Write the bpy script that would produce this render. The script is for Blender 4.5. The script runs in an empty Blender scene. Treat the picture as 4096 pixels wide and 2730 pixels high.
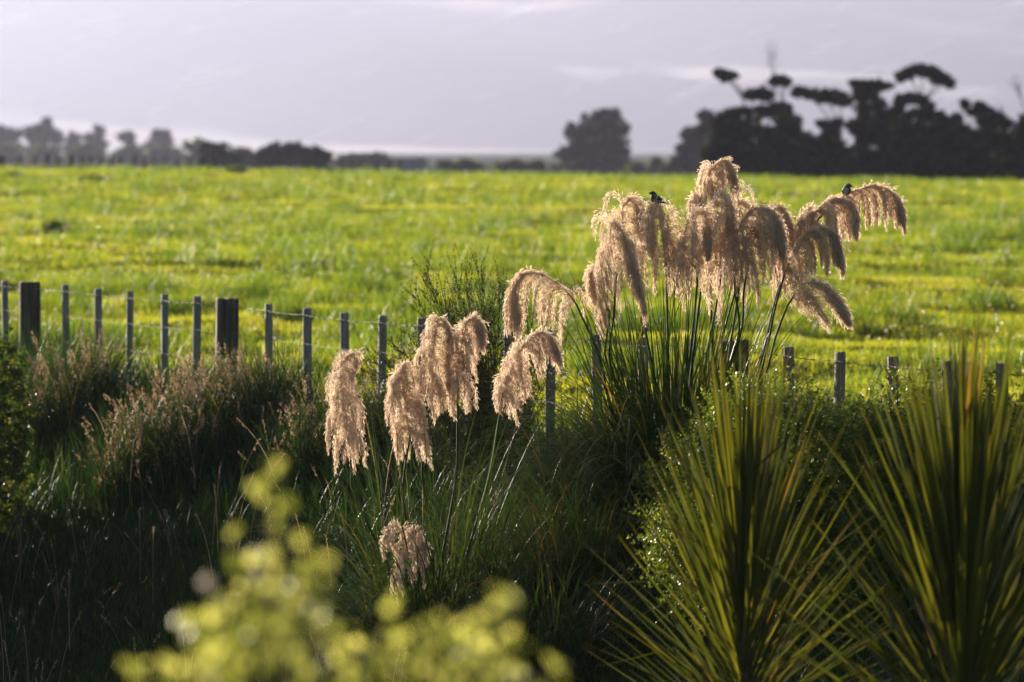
import bpy, math
import numpy as np
from mathutils import Vector

# ------------------------------------------------------------------ camera, world, sun, exposure
sc = bpy.context.scene
COL = sc.collection
FPX = 200.0 / 36.0 * 4096.0            # focal length in photo pixels
CZ = 2.5                               # eye height
HROW = 600.0                           # photo row of eye level
PITCH = math.atan((1365.0 - HROW) / FPX)
cam_d = bpy.data.cameras.new("camera")
cam = bpy.data.objects.new("camera", cam_d)
COL.objects.link(cam)
cam.location = (0, 0, CZ)
cam.rotation_euler = (math.pi / 2 - PITCH, 0, 0)
cam_d.sensor_width = 36.0
cam_d.lens = 200.0
cam_d.clip_start = 0.5
cam_d.clip_end = 20000
cam_d.dof.use_dof = True
cam_d.dof.focus_distance = 37.6
cam_d.dof.aperture_fstop = 3.7
sc.camera = cam

SUN_EL, SUN_AZ = math.radians(7.6), math.radians(-23)     # azimuth from +Y, negative = to the left
world = bpy.data.worlds.new("World")
sc.world = world
world.use_nodes = True
wn = world.node_tree
sky = wn.nodes.new("ShaderNodeTexSky")
sky.sky_type = 'NISHITA'
sky.sun_disc = False
sky.sun_elevation = SUN_EL
sky.sun_rotation = SUN_AZ
bg = wn.nodes["Background"]
bg.inputs[1].default_value = 0.05
wn.links.new(sky.outputs[0], bg.inputs[0])
sun_d = bpy.data.lights.new("sun", 'SUN')
sun_d.energy = 5.0
sun_d.angle = math.radians(0.5)
sun_d.color = (1.0, 0.88, 0.72)
sun = bpy.data.objects.new("sun", sun_d)
COL.objects.link(sun)
sdir = Vector((math.sin(SUN_AZ) * math.cos(SUN_EL), math.cos(SUN_AZ) * math.cos(SUN_EL), math.sin(SUN_EL)))
sun.rotation_euler = sdir.to_track_quat('Z', 'Y').to_euler()
sc.cycles.sample_clamp_indirect = 3.0
sc.view_settings.view_transform = 'Standard'
sc.view_settings.look = 'None'
sc.view_settings.gamma = 1.0
sc.view_settings.exposure = 1.92

# ------------------------------------------------------------------ helpers
CP, SP = math.cos(PITCH), math.sin(PITCH)
def W(px, py, D):
    """the point at depth D metres that stands at this place of the photograph"""
    px = np.asarray(px, float); py = np.asarray(py, float); D = np.asarray(D, float)
    up = (1365.0 - py) / FPX * D
    return np.stack([(px - 2048.0) / FPX * D + 0 * up, D * CP + up * SP + 0 * px, CZ - D * SP + up * CP + 0 * px], -1)
def V2F(v): return np.asarray(v, float) * (4096.0 / 2353.0)
ZOOM = {'4': (1200, 1000, .6376), '5': (2200, 600, .5102), '6': (3000, 600, .5741), '8': (400, 1700, .85),
        'a': (2700, 200, .34), 'b': (3400, 200, .3316), 'c': (0, 440, .3825), 'd': (850, 540, .6162), 'e': (2048, 100, .8704),
        'p': (0, 1080, .68), 'q': (2900, 1250, .5083), 'v': (0, 0, 1.7408), 'f': (0, 0, 1.0)}
def Z(z, pts):
    ox, oy, s = ZOOM[z]
    a = np.asarray(pts, float).copy()
    a[..., 0] = ox + s * a[..., 0]; a[..., 1] = oy + s * a[..., 1]
    return a

def vnoise(x, y, seed=0):
    x = np.asarray(x, float); y = np.asarray(y, float)
    xi = np.floor(x).astype(np.int64); yi = np.floor(y).astype(np.int64)
    fx = x - xi; fy = y - yi
    fx = fx * fx * (3 - 2 * fx); fy = fy * fy * (3 - 2 * fy)
    def h(a, b):
        n = (a * 374761393 + b * 668265263 + seed * 974634777) & 0x7fffffff
        n = ((n ^ (n >> 13)) * 1274126177) & 0x7fffffff
        return ((n ^ (n >> 16)) & 0xffff) / 65535.0
    return (h(xi, yi) * (1 - fx) + h(xi + 1, yi) * fx) * (1 - fy) + (h(xi, yi + 1) * (1 - fx) + h(xi + 1, yi + 1) * fx) * fy
def fbm(x, y, seed=0, oct=3):
    r = 0; a = 0.5; t = 0
    for o in range(oct):
        r = r + a * vnoise(x * 2 ** o, y * 2 ** o, seed + o * 17); t += a; a *= .5
    return r / t
def sstep(a, b, x):
    t = np.clip((np.asarray(x, float) - a) / (b - a), 0, 1)
    return t * t * (3 - 2 * t)

YC = 240.0
def fence_y(x):
    """distance of the fence line at lateral position x"""
    # 1/D = a + b*px,  px = 2048 + x/D*FPX
    a = .01786 - 19 * 2.768e-6 + 2048 * 2.768e-6
    return (1 - 2.768e-6 * FPX * x) / a
def G(x, y):
    """height of the ground"""
    x = np.asarray(x, float); y = np.asarray(y, float)
    crest = 1.63 - 0.58 * np.clip((x + 21) / 42.0, -3, 4) * np.clip(y / 240, 0, 1.3)
    q = y - fence_y(np.clip(x, -14, 7))
    base = np.interp(q, [-24, -9.5, -1.6, .6], [-2.2, -1.38, -.04, .12])
    t = np.clip((y - 46) / (YC - 46), 0, 1)
    z = base + (crest - 0.12) * (t - 0.12 * t * (1 - t))
    z = z - sstep(YC, YC + 180, y) * (z + 1.5)
    und = (fbm(x / 2.2, y / 3.0, 3, 3) - .5) * .34 + (fbm(x / 9, y / 14, 9, 2) - .5) * .12
    m = sstep(46, 60, y) * (1 - sstep(YC - 10, YC + 60, y))
    return z + und * m + (vnoise(x / 1.3, y / 1.3, 5) - .5) * .08 * (1 - sstep(44, 50, y))

class Geo:
    def __init__(s):
        s.v = []; s.f4 = []; s.f3 = []; s.r = []; s.t = []; s.c = []; s.n = 0
    def add(s, verts, quads=None, tris=None, rnd=0.5, t=0.0, col=None):
        verts = np.asarray(verts, float).reshape(-1, 3); m = len(verts)
        if quads is not None and len(quads): s.f4.append(np.asarray(quads, np.int64).reshape(-1, 4) + s.n)
        if tris is not None and len(tris): s.f3.append(np.asarray(tris, np.int64).reshape(-1, 3) + s.n)
        s.v.append(verts)
        s.r.append(np.broadcast_to(np.asarray(rnd, float).reshape(-1) if np.ndim(rnd) else np.array([rnd]), (m,)) if np.size(rnd) in (1, m) else None)
        s.t.append(np.broadcast_to(np.asarray(t, float).reshape(-1), (m,)))
        s.c.append(np.broadcast_to(np.asarray(col if col is not None else (.5, .5, .5), float), (m, 3)))
        s.n += m
    def ribbons(s, P, Wd, S, rnd, fold=0.0):
        """P (n,k,3) centre lines, Wd (n,k) half widths, S (n,1|k,3) side vectors"""
        P = np.asarray(P, float); n, k, _ = P.shape
        if n == 0: return
        S = np.broadcast_to(S, P.shape); off = S * Wd[..., None]
        tt = np.broadcast_to(np.linspace(0, 1, k)[None, :, None], (n, k, 3 if fold else 2))
        rr = np.broadcast_to(np.asarray(rnd, float).reshape(-1, 1, 1), tt.shape)
        if fold:
            T = np.gradient(P, axis=1); N = np.cross(T, S)
            N /= np.linalg.norm(N, axis=-1, keepdims=True) + 1e-9
            M = P - N * (Wd * fold)[..., None]
            V = np.stack([P - off, M, P + off], 2); c = 3
        else:
            V = np.stack([P - off, P + off], 2); c = 2
        i = (np.arange(n)[:, None] * k + np.arange(k - 1)[None]) * c
        q = [np.stack([i + a, i + a + 1, i + c + a + 1, i + c + a], -1).reshape(-1, 4) for a in range(c - 1)]
        s.add(V, np.concatenate(q), None, rr.reshape(-1), tt.reshape(-1))
    def cards(s, C, A, B, rnd, t=0.0):
        """flat diamond leaves: centre C, half axes A and B (n,3)"""
        n = len(C)
        V = np.stack([C - A, C + B * .9 - A * .1, C + A, C - B * .9 - A * .1], 1)
        i = np.arange(n) * 4
        tt = np.broadcast_to(np.asarray(t, float).reshape(-1, 1), (n, 4))
        s.add(V, np.stack([i, i + 1, i + 2, i + 3], -1), None, np.repeat(np.broadcast_to(rnd, (n,)), 4), tt.reshape(-1))
    def tube(s, pts, rad, sides=6, rnd=.5, caps=True, col=None):
        P = np.asarray(pts, float); k = len(P)
        rad = np.broadcast_to(np.asarray(rad, float), (k,))
        T = np.gradient(P, axis=0); T /= np.linalg.norm(T, axis=1, keepdims=True) + 1e-12
        ref = np.array([0., 1, 0]) if abs(T[:, 1]).max() < .9 else np.array([1., 0, 0]) if abs(T[:, 0]).max() < .9 else np.array([.3, .5, .8])
        A = np.cross(T, ref); A /= np.linalg.norm(A, axis=1, keepdims=True) + 1e-12
        B = np.cross(T, A)
        a = np.arange(sides) / sides * 2 * math.pi
        V = P[:, None] + rad[:, None, None] * (np.cos(a)[None, :, None] * A[:, None] + np.sin(a)[None, :, None] * B[:, None])
        i = np.arange(k - 1)[:, None] * sides + np.arange(sides)[None]
        j = np.arange(k - 1)[:, None] * sides + (np.arange(sides)[None] + 1) % sides
        q = np.stack([i, j, j + sides, i + sides], -1).reshape(-1, 4)
        V = V.reshape(-1, 3); tt = np.repeat(np.linspace(0, 1, k), sides); tr = []
        if caps:
            V = np.concatenate([V, P[:1], P[-1:]]); tt = np.concatenate([tt, [0, 1]]); m = k * sides
            for b in range(sides):
                tr += [(m, (b + 1) % sides, b), (m + 1, (k - 1) * sides + b, (k - 1) * sides + (b + 1) % sides)]
        s.add(V, q, tr, rnd, tt, col)
    def build(s, name, mat, parent=None, origin=None, smooth=False, kind=None):
        v = np.concatenate(s.v)
        me = bpy.data.meshes.new(name)
        if parent is not None:
            p = parent; org = np.zeros(3)
            while p is not None:
                org = org + np.array(p.location); p = p.parent
        else:
            org = np.array(origin if origin is not None else (0, 0, 0), float)
        v = (v - org).astype(np.float32)
        f4 = np.concatenate(s.f4) if s.f4 else np.zeros((0, 4), np.int64)
        f3 = np.concatenate(s.f3) if s.f3 else np.zeros((0, 3), np.int64)
        loops = np.concatenate([f4.reshape(-1), f3.reshape(-1)]).astype(np.int32)
        starts = np.concatenate([np.arange(len(f4)) * 4, len(f4) * 4 + np.arange(len(f3)) * 3]).astype(np.int32)
        me.vertices.add(len(v)); me.vertices.foreach_set("co", v.reshape(-1))
        me.loops.add(len(loops)); me.loops.foreach_set("vertex_index", loops)
        me.polygons.add(len(starts)); me.polygons.foreach_set("loop_start", starts)
        me.update(calc_edges=True)
        for nm, arr in (("rnd", s.r), ("t", s.t)):
            a = me.attributes.new(nm, 'FLOAT', 'POINT'); a.data.foreach_set("value", np.concatenate(arr).astype(np.float32))
        if any(np.ptp(c) > 0 for c in s.c):
            a = me.attributes.new("col", 'FLOAT_COLOR', 'POINT')
            c4 = np.concatenate([np.concatenate(s.c), np.ones((len(v), 1))], 1).astype(np.float32)
            a.data.foreach_set("color", c4.reshape(-1))
        if smooth: me.polygons.foreach_set("use_smooth", np.ones(len(starts), bool))
        me.materials.append(mat)
        me.validate()
        o = bpy.data.objects.new(name, me); COL.objects.link(o)
        if parent is not None: o.parent = parent
        else: o.location = org
        if kind: o['kind'] = kind
        return o

def tag(o, label, cat, group=None):
    o['label'] = label; o['category'] = cat
    if group: o['group'] = group
    return o
def thing(name, loc, label, cat, group=None):
    o = bpy.data.objects.new(name, None); COL.objects.link(o)
    o.location = [float(a) for a in loc]; o.empty_display_size = .1
    return tag(o, label, cat, group)

def spline(pts, n):
    P = np.asarray(pts, float)
    if len(P) == 2: return P[0] + (P[1] - P[0]) * np.linspace(0, 1, n)[:, None]
    Q = np.concatenate([[2 * P[0] - P[1]], P, [2 * P[-1] - P[-2]]])
    d = np.concatenate([[0], np.cumsum(np.linalg.norm(np.diff(P, axis=0), axis=1))]); d /= d[-1]
    u = np.linspace(0, 1, n); i = np.clip(np.searchsorted(d, u, 'right') - 1, 0, len(P) - 2)
    t = ((u - d[i]) / (d[i + 1] - d[i]))[:, None]
    a, b, c, e = Q[i], Q[i + 1], Q[i + 2], Q[i + 3]
    return .5 * (2 * b + (c - a) * t + (2 * a - 5 * b + 4 * c - e) * t ** 2 + (3 * b - a - 3 * c + e) * t ** 3)

def blades(rng, base, L, az, lean, bend, k):
    """curved blade centre lines and side vectors"""
    n = len(base); P = np.zeros((n, k + 1, 3)); P[:, 0] = base
    h = np.stack([np.cos(az), np.sin(az), 0 * az], 1)
    for j in range(k):
        th = lean + bend * ((j + .5) / k) ** 1.4
        P[:, j + 1] = P[:, j] + (L / k)[:, None] * (np.sin(th)[:, None] * h + np.cos(th)[:, None] * np.array([0, 0, 1.]))
    tw = az + math.pi / 2 + rng.normal(0, .35, n)
    S = np.stack([np.cos(tw), np.sin(tw), 0 * tw], 1)[:, None]
    return P, S
def unit(a): return a / (np.linalg.norm(a, axis=-1, keepdims=True) + 1e-9)
def rdir(rng, n): return unit(rng.normal(size=(n, 3)))

# ------------------------------------------------------------------ materials
def nt(name):
    m = bpy.data.materials.new(name); m.use_nodes = True
    return m, m.node_tree.nodes, m.node_tree.links
def ramp(ns, cols):
    r = ns.new("ShaderNodeValToRGB"); e = r.color_ramp.elements
    while len(e) < len(cols): e.new(.5)
    for i, (p, c) in enumerate(cols):
        e[i].position = p; e[i].color = (*c, 1)
    return r
def leaf_mat(name, cols, tip=None, tip_at=(.6, 1), trans=.45, tint=(1.25, 1.15, .5), rough=.5, spec=.25):
    m, ns, ls = nt(name); bs = ns["Principled BSDF"]; out = ns["Material Output"]
    at = ns.new("ShaderNodeAttribute"); at.attribute_name = "rnd"
    r = ramp(ns, cols); ls.new(at.outputs["Fac"], r.inputs[0]); c = r.outputs[0]
    if tip:
        a2 = ns.new("ShaderNodeAttribute"); a2.attribute_name = "t"
        mr = ns.new("ShaderNodeMapRange"); mr.inputs[1].default_value, mr.inputs[2].default_value = tip_at
        ls.new(a2.outputs["Fac"], mr.inputs[0])
        mx = ns.new("ShaderNodeMixRGB"); mx.inputs[2].default_value = (*tip, 1)
        ls.new(mr.outputs[0], mx.inputs[0]); ls.new(c, mx.inputs[1]); c = mx.outputs[0]
    ls.new(c, bs.inputs["Base Color"])
    bs.inputs["Roughness"].default_value = rough
    bs.inputs["Specular IOR Level"].default_value = spec
    tr = ns.new("ShaderNodeBsdfTranslucent")
    mu = ns.new("ShaderNodeMixRGB"); mu.blend_type = 'MULTIPLY'; mu.inputs[0].default_value = 1
    mu.inputs[2].default_value = (*tint, 1)
    ls.new(c, mu.inputs[1]); ls.new(mu.outputs[0], tr.inputs[0])
    mix = ns.new("ShaderNodeMixShader"); mix.inputs[0].default_value = trans
    ls.new(bs.outputs[0], mix.inputs[1]); ls.new(tr.outputs[0], mix.inputs[2]); ls.new(mix.outputs[0], out.inputs[0])
    return m
def noise_mat(name, cols, scale=(1, 1, 1), rough=.8, bump=0.0, detail=6, spec=.3, nscale=1.0):
    m, ns, ls = nt(name); bs = ns["Principled BSDF"]
    tc = ns.new("ShaderNodeTexCoord"); mp = ns.new("ShaderNodeMapping"); mp.inputs["Scale"].default_value = scale
    no = ns.new("ShaderNodeTexNoise"); no.inputs["Scale"].default_value = nscale; no.inputs["Detail"].default_value = detail
    r = ramp(ns, cols)
    ls.new(tc.outputs["Object"], mp.inputs[0]); ls.new(mp.outputs[0], no.inputs[0]); ls.new(no.outputs[0], r.inputs[0])
    ls.new(r.outputs[0], bs.inputs["Base Color"]); bs.inputs["Roughness"].default_value = rough
    bs.inputs["Specular IOR Level"].default_value = spec
    if bump:
        b = ns.new("ShaderNodeBump"); b.inputs["Strength"].default_value = bump; b.inputs["Distance"].default_value = .01
        ls.new(no.outputs[0], b.inputs["Height"]); ls.new(b.outputs[0], bs.inputs["Normal"])
    return m
def col_mat(name, rough=.7):
    m, ns, ls = nt(name); at = ns.new("ShaderNodeAttribute"); at.attribute_name = "col"
    ls.new(at.outputs["Color"], ns["Principled BSDF"].inputs["Base Color"]); ns["Principled BSDF"].inputs["Roughness"].default_value = rough
    return m
def plain(name, c, rough=.6, metal=0.0):
    m, ns, ls = nt(name); b = ns["Principled BSDF"]; b.inputs["Base Color"].default_value = (*c, 1)
    b.inputs["Roughness"].default_value = rough; b.inputs["Metallic"].default_value = metal
    return m

M = {}
M['soil'] = noise_mat("soil and turf", [(.3, (.028, .040, .012)), (.55, (.055, .08, .018)), (.75, (.085, .105, .026))], nscale=1.2, rough=1.0, bump=.4, spec=0.0)
M['pasture'] = leaf_mat("pasture blade", [(0, (.03, .07, .012)), (.4, (.125, .172, .024)), (.8, (.215, .228, .034)), (1, (.24, .19, .05))], trans=.62, tint=(2.4, 2.1, .7), rough=.5, spec=.2)
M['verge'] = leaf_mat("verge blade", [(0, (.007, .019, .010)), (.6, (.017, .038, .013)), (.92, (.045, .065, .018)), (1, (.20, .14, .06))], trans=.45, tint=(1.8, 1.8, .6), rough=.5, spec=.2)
M['seed'] = leaf_mat("grass seed head", [(0, (.15, .105, .08)), (.6, (.29, .21, .165)), (1, (.44, .36, .28))], trans=.45, tint=(1.2, 1, .8), rough=.6, spec=.3)
M['plume'] = leaf_mat("pampas plume fluff", [(0, (.42, .345, .285)), (.5, (.61, .535, .46)), (1, (.84, .785, .71))], trans=.58, tint=(1.18, 1.03, .87), rough=.6, spec=.2)
M['culm'] = leaf_mat("pampas culm", [(0, (.03, .06, .012)), (1, (.06, .085, .018))], trans=.12, rough=.7, spec=.1)
M['pleaf'] = leaf_mat("pampas leaf", [(0, (.014, .03, .010)), (.7, (.03, .055, .016)), (.93, (.07, .08, .02)), (1, (.22, .12, .04))], trans=.32, tint=(1.8, 1.7, .5), rough=.38, spec=.38)
M['cord'] = leaf_mat("cabbage tree leaf", [(0, (.030, .044, .013)), (.7, (.055, .068, .016)), (.97, (.10, .10, .024)), (1, (.15, .10, .05))], tip=(.20, .13, .02), tip_at=(.9, 1.1), trans=.40, tint=(2.2, 1.85, .38), rough=.32, spec=.6)  # orange tip: sunlight shining through the leaf, put into its colour
M['twig_leaf'] = leaf_mat("small shrub leaf", [(0, (.03, .036, .018)), (1, (.075, .075, .035))], trans=.25, rough=.6, spec=.12)
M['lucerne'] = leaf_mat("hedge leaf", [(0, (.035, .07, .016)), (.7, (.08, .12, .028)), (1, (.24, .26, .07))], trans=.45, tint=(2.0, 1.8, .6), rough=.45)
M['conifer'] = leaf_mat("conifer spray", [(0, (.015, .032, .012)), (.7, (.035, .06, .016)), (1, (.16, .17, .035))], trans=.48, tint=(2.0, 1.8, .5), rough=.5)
M['fore'] = leaf_mat("coprosma leaf", [(0, (.08, .105, .025)), (.5, (.25, .265, .08)), (1, (.54, .52, .26))], trans=.5, tint=(1.72, 1.68, .72), rough=.5, spec=.22)
M['petal'] = leaf_mat("pale petal and glint", [(0, (.75, .68, .6)), (1, (.85, .8, .72))], trans=.5, tint=(1, .95, .9), rough=.5)  # bush blossoms, and the white specks that stand in for dew glints
M['yellow'] = leaf_mat("buttercup petal", [(0, (.6, .38, .01)), (1, (.75, .5, .02))], trans=.5, tint=(1, 1, .8), rough=.3)
M['treeleaf'] = leaf_mat("dark tree leaf", [(0, (.012, .018, .012)), (.8, (.028, .036, .018)), (1, (.06, .05, .022))], trans=.2, tint=(1.6, 1.3, .5), rough=.8, spec=.0)
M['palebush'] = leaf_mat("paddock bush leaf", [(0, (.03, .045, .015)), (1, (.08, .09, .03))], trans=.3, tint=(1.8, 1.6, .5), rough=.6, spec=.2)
M['bark'] = noise_mat("bark", [(.3, (.05, .04, .03)), (.7, (.12, .10, .08))], scale=(4, 4, 1), nscale=3, rough=.9, bump=.5)
M['stemwood'] = noise_mat("twig wood", [(.3, (.035, .025, .018)), (.7, (.08, .06, .045))], nscale=20, rough=.8)
M['post'] = noise_mat("weathered post timber", [(.25, (.085, .08, .082)), (.5, (.17, .162, .16)), (.75, (.28, .26, .245))], scale=(60, 60, 3), nscale=1.0, rough=.85, bump=.6)
M['oldpost'] = noise_mat("dark old post timber", [(.25, (.02, .016, .013)), (.5, (.06, .05, .04)), (.8, (.17, .14, .11))], scale=(35, 35, 2), nscale=1.0, rough=.9, bump=.8)
M['brownpost'] = noise_mat('brown weathered post timber', [(.25, (.09, .065, .048)), (.5, (.18, .14, .11)), (.75, (.30, .24, .19))], scale=(60, 60, 3), nscale=1.0, rough=.85, bump=.6)
M['wire'] = plain("galvanised wire", (.035, .035, .04), .6)
def hill_mat():
    m, ns, ls = nt("hill pasture and scrub"); bs = ns["Principled BSDF"]; tc = ns.new("ShaderNodeTexCoord")
    def noise(rot, scale, det):
        a = ns.new("ShaderNodeMapping"); a.inputs["Rotation"].default_value = (0, math.radians(rot), 0)
        b = ns.new("ShaderNodeMapping"); b.inputs["Scale"].default_value = scale
        n = ns.new("ShaderNodeTexNoise"); n.inputs["Scale"].default_value = 1; n.inputs["Detail"].default_value = det
        ls.new(tc.outputs["Object"], a.inputs[0]); ls.new(a.outputs[0], b.inputs[0]); ls.new(b.outputs[0], n.inputs[0]); return n
    base = ramp(ns, [(.35, (.035, .045, .025)), (.65, (.10, .11, .06))]); ls.new(noise(12, (.0025, 0, .009), 3).outputs[0], base.inputs[0])
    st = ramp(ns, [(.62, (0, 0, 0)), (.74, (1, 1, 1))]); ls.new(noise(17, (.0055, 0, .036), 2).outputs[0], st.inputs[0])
    mx = ns.new("ShaderNodeMixRGB"); mx.inputs[2].default_value = (.7, .66, .56, 1)  # pale streaks: sunlight on the ridges put into the colour
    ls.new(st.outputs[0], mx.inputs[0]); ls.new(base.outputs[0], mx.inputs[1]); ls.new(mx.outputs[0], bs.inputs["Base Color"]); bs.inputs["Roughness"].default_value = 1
    return m
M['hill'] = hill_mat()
M['bird'] = col_mat("bird plumage")
M['horn'] = plain("bird horn", (.03, .025, .022), .4)
M['tin'] = noise_mat("shed cladding", [(.4, (.12, .15, .22)), (.6, (.17, .2, .28))], scale=(3, 3, .2), nscale=2, rough=.5)
M['tinroof'] = plain("shed roof", (.10, .12, .15), .5)

# ------------------------------------------------------------------ ground, hills
def grid_mesh(xs, ys, zf):
    X, Y = np.meshgrid(xs, ys); g = Geo()
    nx, ny = len(xs), len(ys)
    V = np.stack([X, Y, zf(X, Y)], -1)
    i = (np.arange(ny - 1)[:, None] * nx + np.arange(nx - 1)[None]).reshape(-1)
    g.add(V, np.stack([i, i + 1, i + nx + 1, i + nx], -1))
    return g
side = np.geomspace(48, 3300, 26)
xs = np.concatenate([-side[::-1], np.linspace(-46, 46, 116), side])
ys = np.concatenate([[-60, -30, -10], np.arange(0, 60, .8), np.arange(60, 262, 1.4), np.geomspace(264, 13300, 56)])
grid_mesh(xs, ys, G).build("ground", M['soil'], smooth=True, kind='structure')
def HZ(x, y):
    r = sstep(8000, 12600, y) * 450
    n = (fbm(x / 700 + y / 2600, y / 1300, 21, 4) - .5) * 130 + (1 - abs(2 * vnoise(x / 420 + y / 900, y / 1900, 31) - 1)) * 50
    return -4 + r + n * sstep(8000, 9500, y) * (1 - .6 * sstep(12000, 13000, y))
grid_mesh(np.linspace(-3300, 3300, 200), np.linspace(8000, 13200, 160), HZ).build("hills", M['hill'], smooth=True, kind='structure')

# ------------------------------------------------------------------ pasture grass
def scatter(rng, n, y0, y1, half=lambda y: y * .112 + 3.6):
    y = np.sqrt(rng.uniform(y0 ** 2, y1 ** 2, n)); x = rng.uniform(-1, 1, n) * half(y)
    return x, y
g = Geo()
rng = np.random.default_rng(1)
for n, y0, y1, w, hs, k in ((430000, 40, 95, .0042, 1.0, 2), (260000, 95, 160, .009, .95, 1), (225000, 160, 262, .017, .85, 1)):
    x, y = scatter(rng, n, y0, y1)
    keep = y > fence_y(x) + .25
    x, y = x[keep], y[keep]; n = len(x)
    cl = fbm(x / .75, y / .95, 40, 2); cl2 = fbm(x / 2.6, y / 2.9, 50, 2)
    tall = sstep(.50, .66, cl) * sstep(.28, .6, cl2)
    h = (.05 + .08 * cl + .27 * tall) * rng.uniform(.6, 1.25, n) * hs
    base = np.stack([x, y, G(x, y) - .01], 1)
    P, S = blades(rng, base, h, rng.uniform(0, 2 * math.pi, n), np.abs(rng.normal(.3, .3, n)), rng.uniform(.2, 1.5, n), k)
    prof = np.array([1, .85, .05]) if k == 2 else np.array([1, .25])
    wd = w * rng.uniform(.7, 1.4, n)[:, None] * prof[None]
    patch = fbm(x / 5, y / 6, 60, 3)
    rnd = np.clip(.44 + .30 * patch + rng.normal(0, .15, n) - .50 * tall, 0, 1)
    g.ribbons(P, wd, S, rnd)
o = g.build("grass", M['pasture'], kind='stuff')
tag(o, "sunlit bright green pasture grass covering the field behind the fence", "grass")
# white specks in place of dew glints, and buttercup heads in the pasture
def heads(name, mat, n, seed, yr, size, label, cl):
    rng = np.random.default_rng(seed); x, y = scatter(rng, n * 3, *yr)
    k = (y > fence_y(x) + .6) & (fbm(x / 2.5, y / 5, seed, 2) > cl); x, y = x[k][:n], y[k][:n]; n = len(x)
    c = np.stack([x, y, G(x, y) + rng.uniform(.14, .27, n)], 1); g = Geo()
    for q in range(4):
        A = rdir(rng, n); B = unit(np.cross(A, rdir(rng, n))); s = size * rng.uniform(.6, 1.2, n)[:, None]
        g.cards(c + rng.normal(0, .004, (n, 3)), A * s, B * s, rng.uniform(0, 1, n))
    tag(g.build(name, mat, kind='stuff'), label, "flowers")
heads("dew_glint_specks", M['petal'], 2600, 71, (42, 150), .015, "tiny pale specks added as dew glints all over the sunlit pasture", .42)
heads("buttercups", M['yellow'], 500, 72, (42, 230), .016, "tiny yellow buttercups scattered in loose drifts over the pasture", .55)

# ------------------------------------------------------------------ verge grass in front of and under the fence
g = Geo(); rng = np.random.default_rng(2)
n = 150000
y = np.sqrt(rng.uniform(27 ** 2, 58 ** 2, n)); x = rng.uniform(-1, 1, n) * (y * .095 + 2.4)
fy = fence_y(x)
dens = np.where(y < fy + .7, 1, 0) * (1 - .25 * sstep(0, 1, (fy - y) / 16))
k = rng.uniform(0, 1, n) < dens
x, y, fy = x[k], y[k], fy[k]; n = len(x)
cl = fbm(x / .9, y / .9, 81, 3); near = np.exp(-((y - fy + 1.2) / 2.2) ** 2)
L = (.22 + .30 * cl + .34 * near * (.5 + cl)) * rng.uniform(.6, 1.3, n)
base = np.stack([x, y, G(x, y) - .02], 1)
P, S = blades(rng, base, L, rng.uniform(0, 2 * math.pi, n), np.abs(rng.normal(.08, .16, n)), rng.uniform(.2, 1.7, n), 4)
wd = (.0042 * rng.uniform(.5, 1.5, n))[:, None] * np.array([1, 1, .9, .6, .06])[None]
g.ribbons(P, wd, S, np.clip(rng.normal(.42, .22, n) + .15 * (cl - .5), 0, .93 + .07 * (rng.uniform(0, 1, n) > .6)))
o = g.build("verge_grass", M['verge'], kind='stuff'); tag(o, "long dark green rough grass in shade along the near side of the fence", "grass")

def bank_stalks():
    rng = np.random.default_rng(6); n = 230; g = Geo()
    y = rng.uniform(34, 48, n); x = rng.uniform(-1.05, -.05, n) * (y * .09); k = y < fence_y(x) - .6; x, y = x[k], y[k]; n = len(x)
    P, S = blades(rng, np.stack([x, y, G(x, y)], 1), rng.uniform(.5, .95, n), rng.uniform(0, 6.28, n), np.abs(rng.normal(.08, .1, n)), rng.uniform(.1, .9, n), 7)
    g.ribbons(P, np.full((n, 8), .0015), S, rng.uniform(.4, 1, n))
    m = 18; T = unit(P[:, -1] - P[:, -3]); u = rng.uniform(0, 1, (n, m)); c = P[:, -1][:, None] - T[:, None] * (u * rng.uniform(.06, .14, (n, 1)))[..., None] + rng.normal(0, .005, (n, m, 3))
    A = unit(T[:, None] + rng.normal(0, .3, (n, m, 3))).reshape(-1, 3); B = unit(np.cross(A, rdir(rng, n * m))); q = rng.uniform(.006, .011, n * m)[:, None]
    g.cards(c.reshape(-1, 3), A * q, B * q * .4, rng.uniform(0, 1, n * m))
    tag(g.build("stray_stalks", M['seed'], kind='stuff'), "thin stray seed stalks standing over the dark grass of the bank", "grass")
bank_stalks()
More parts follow.
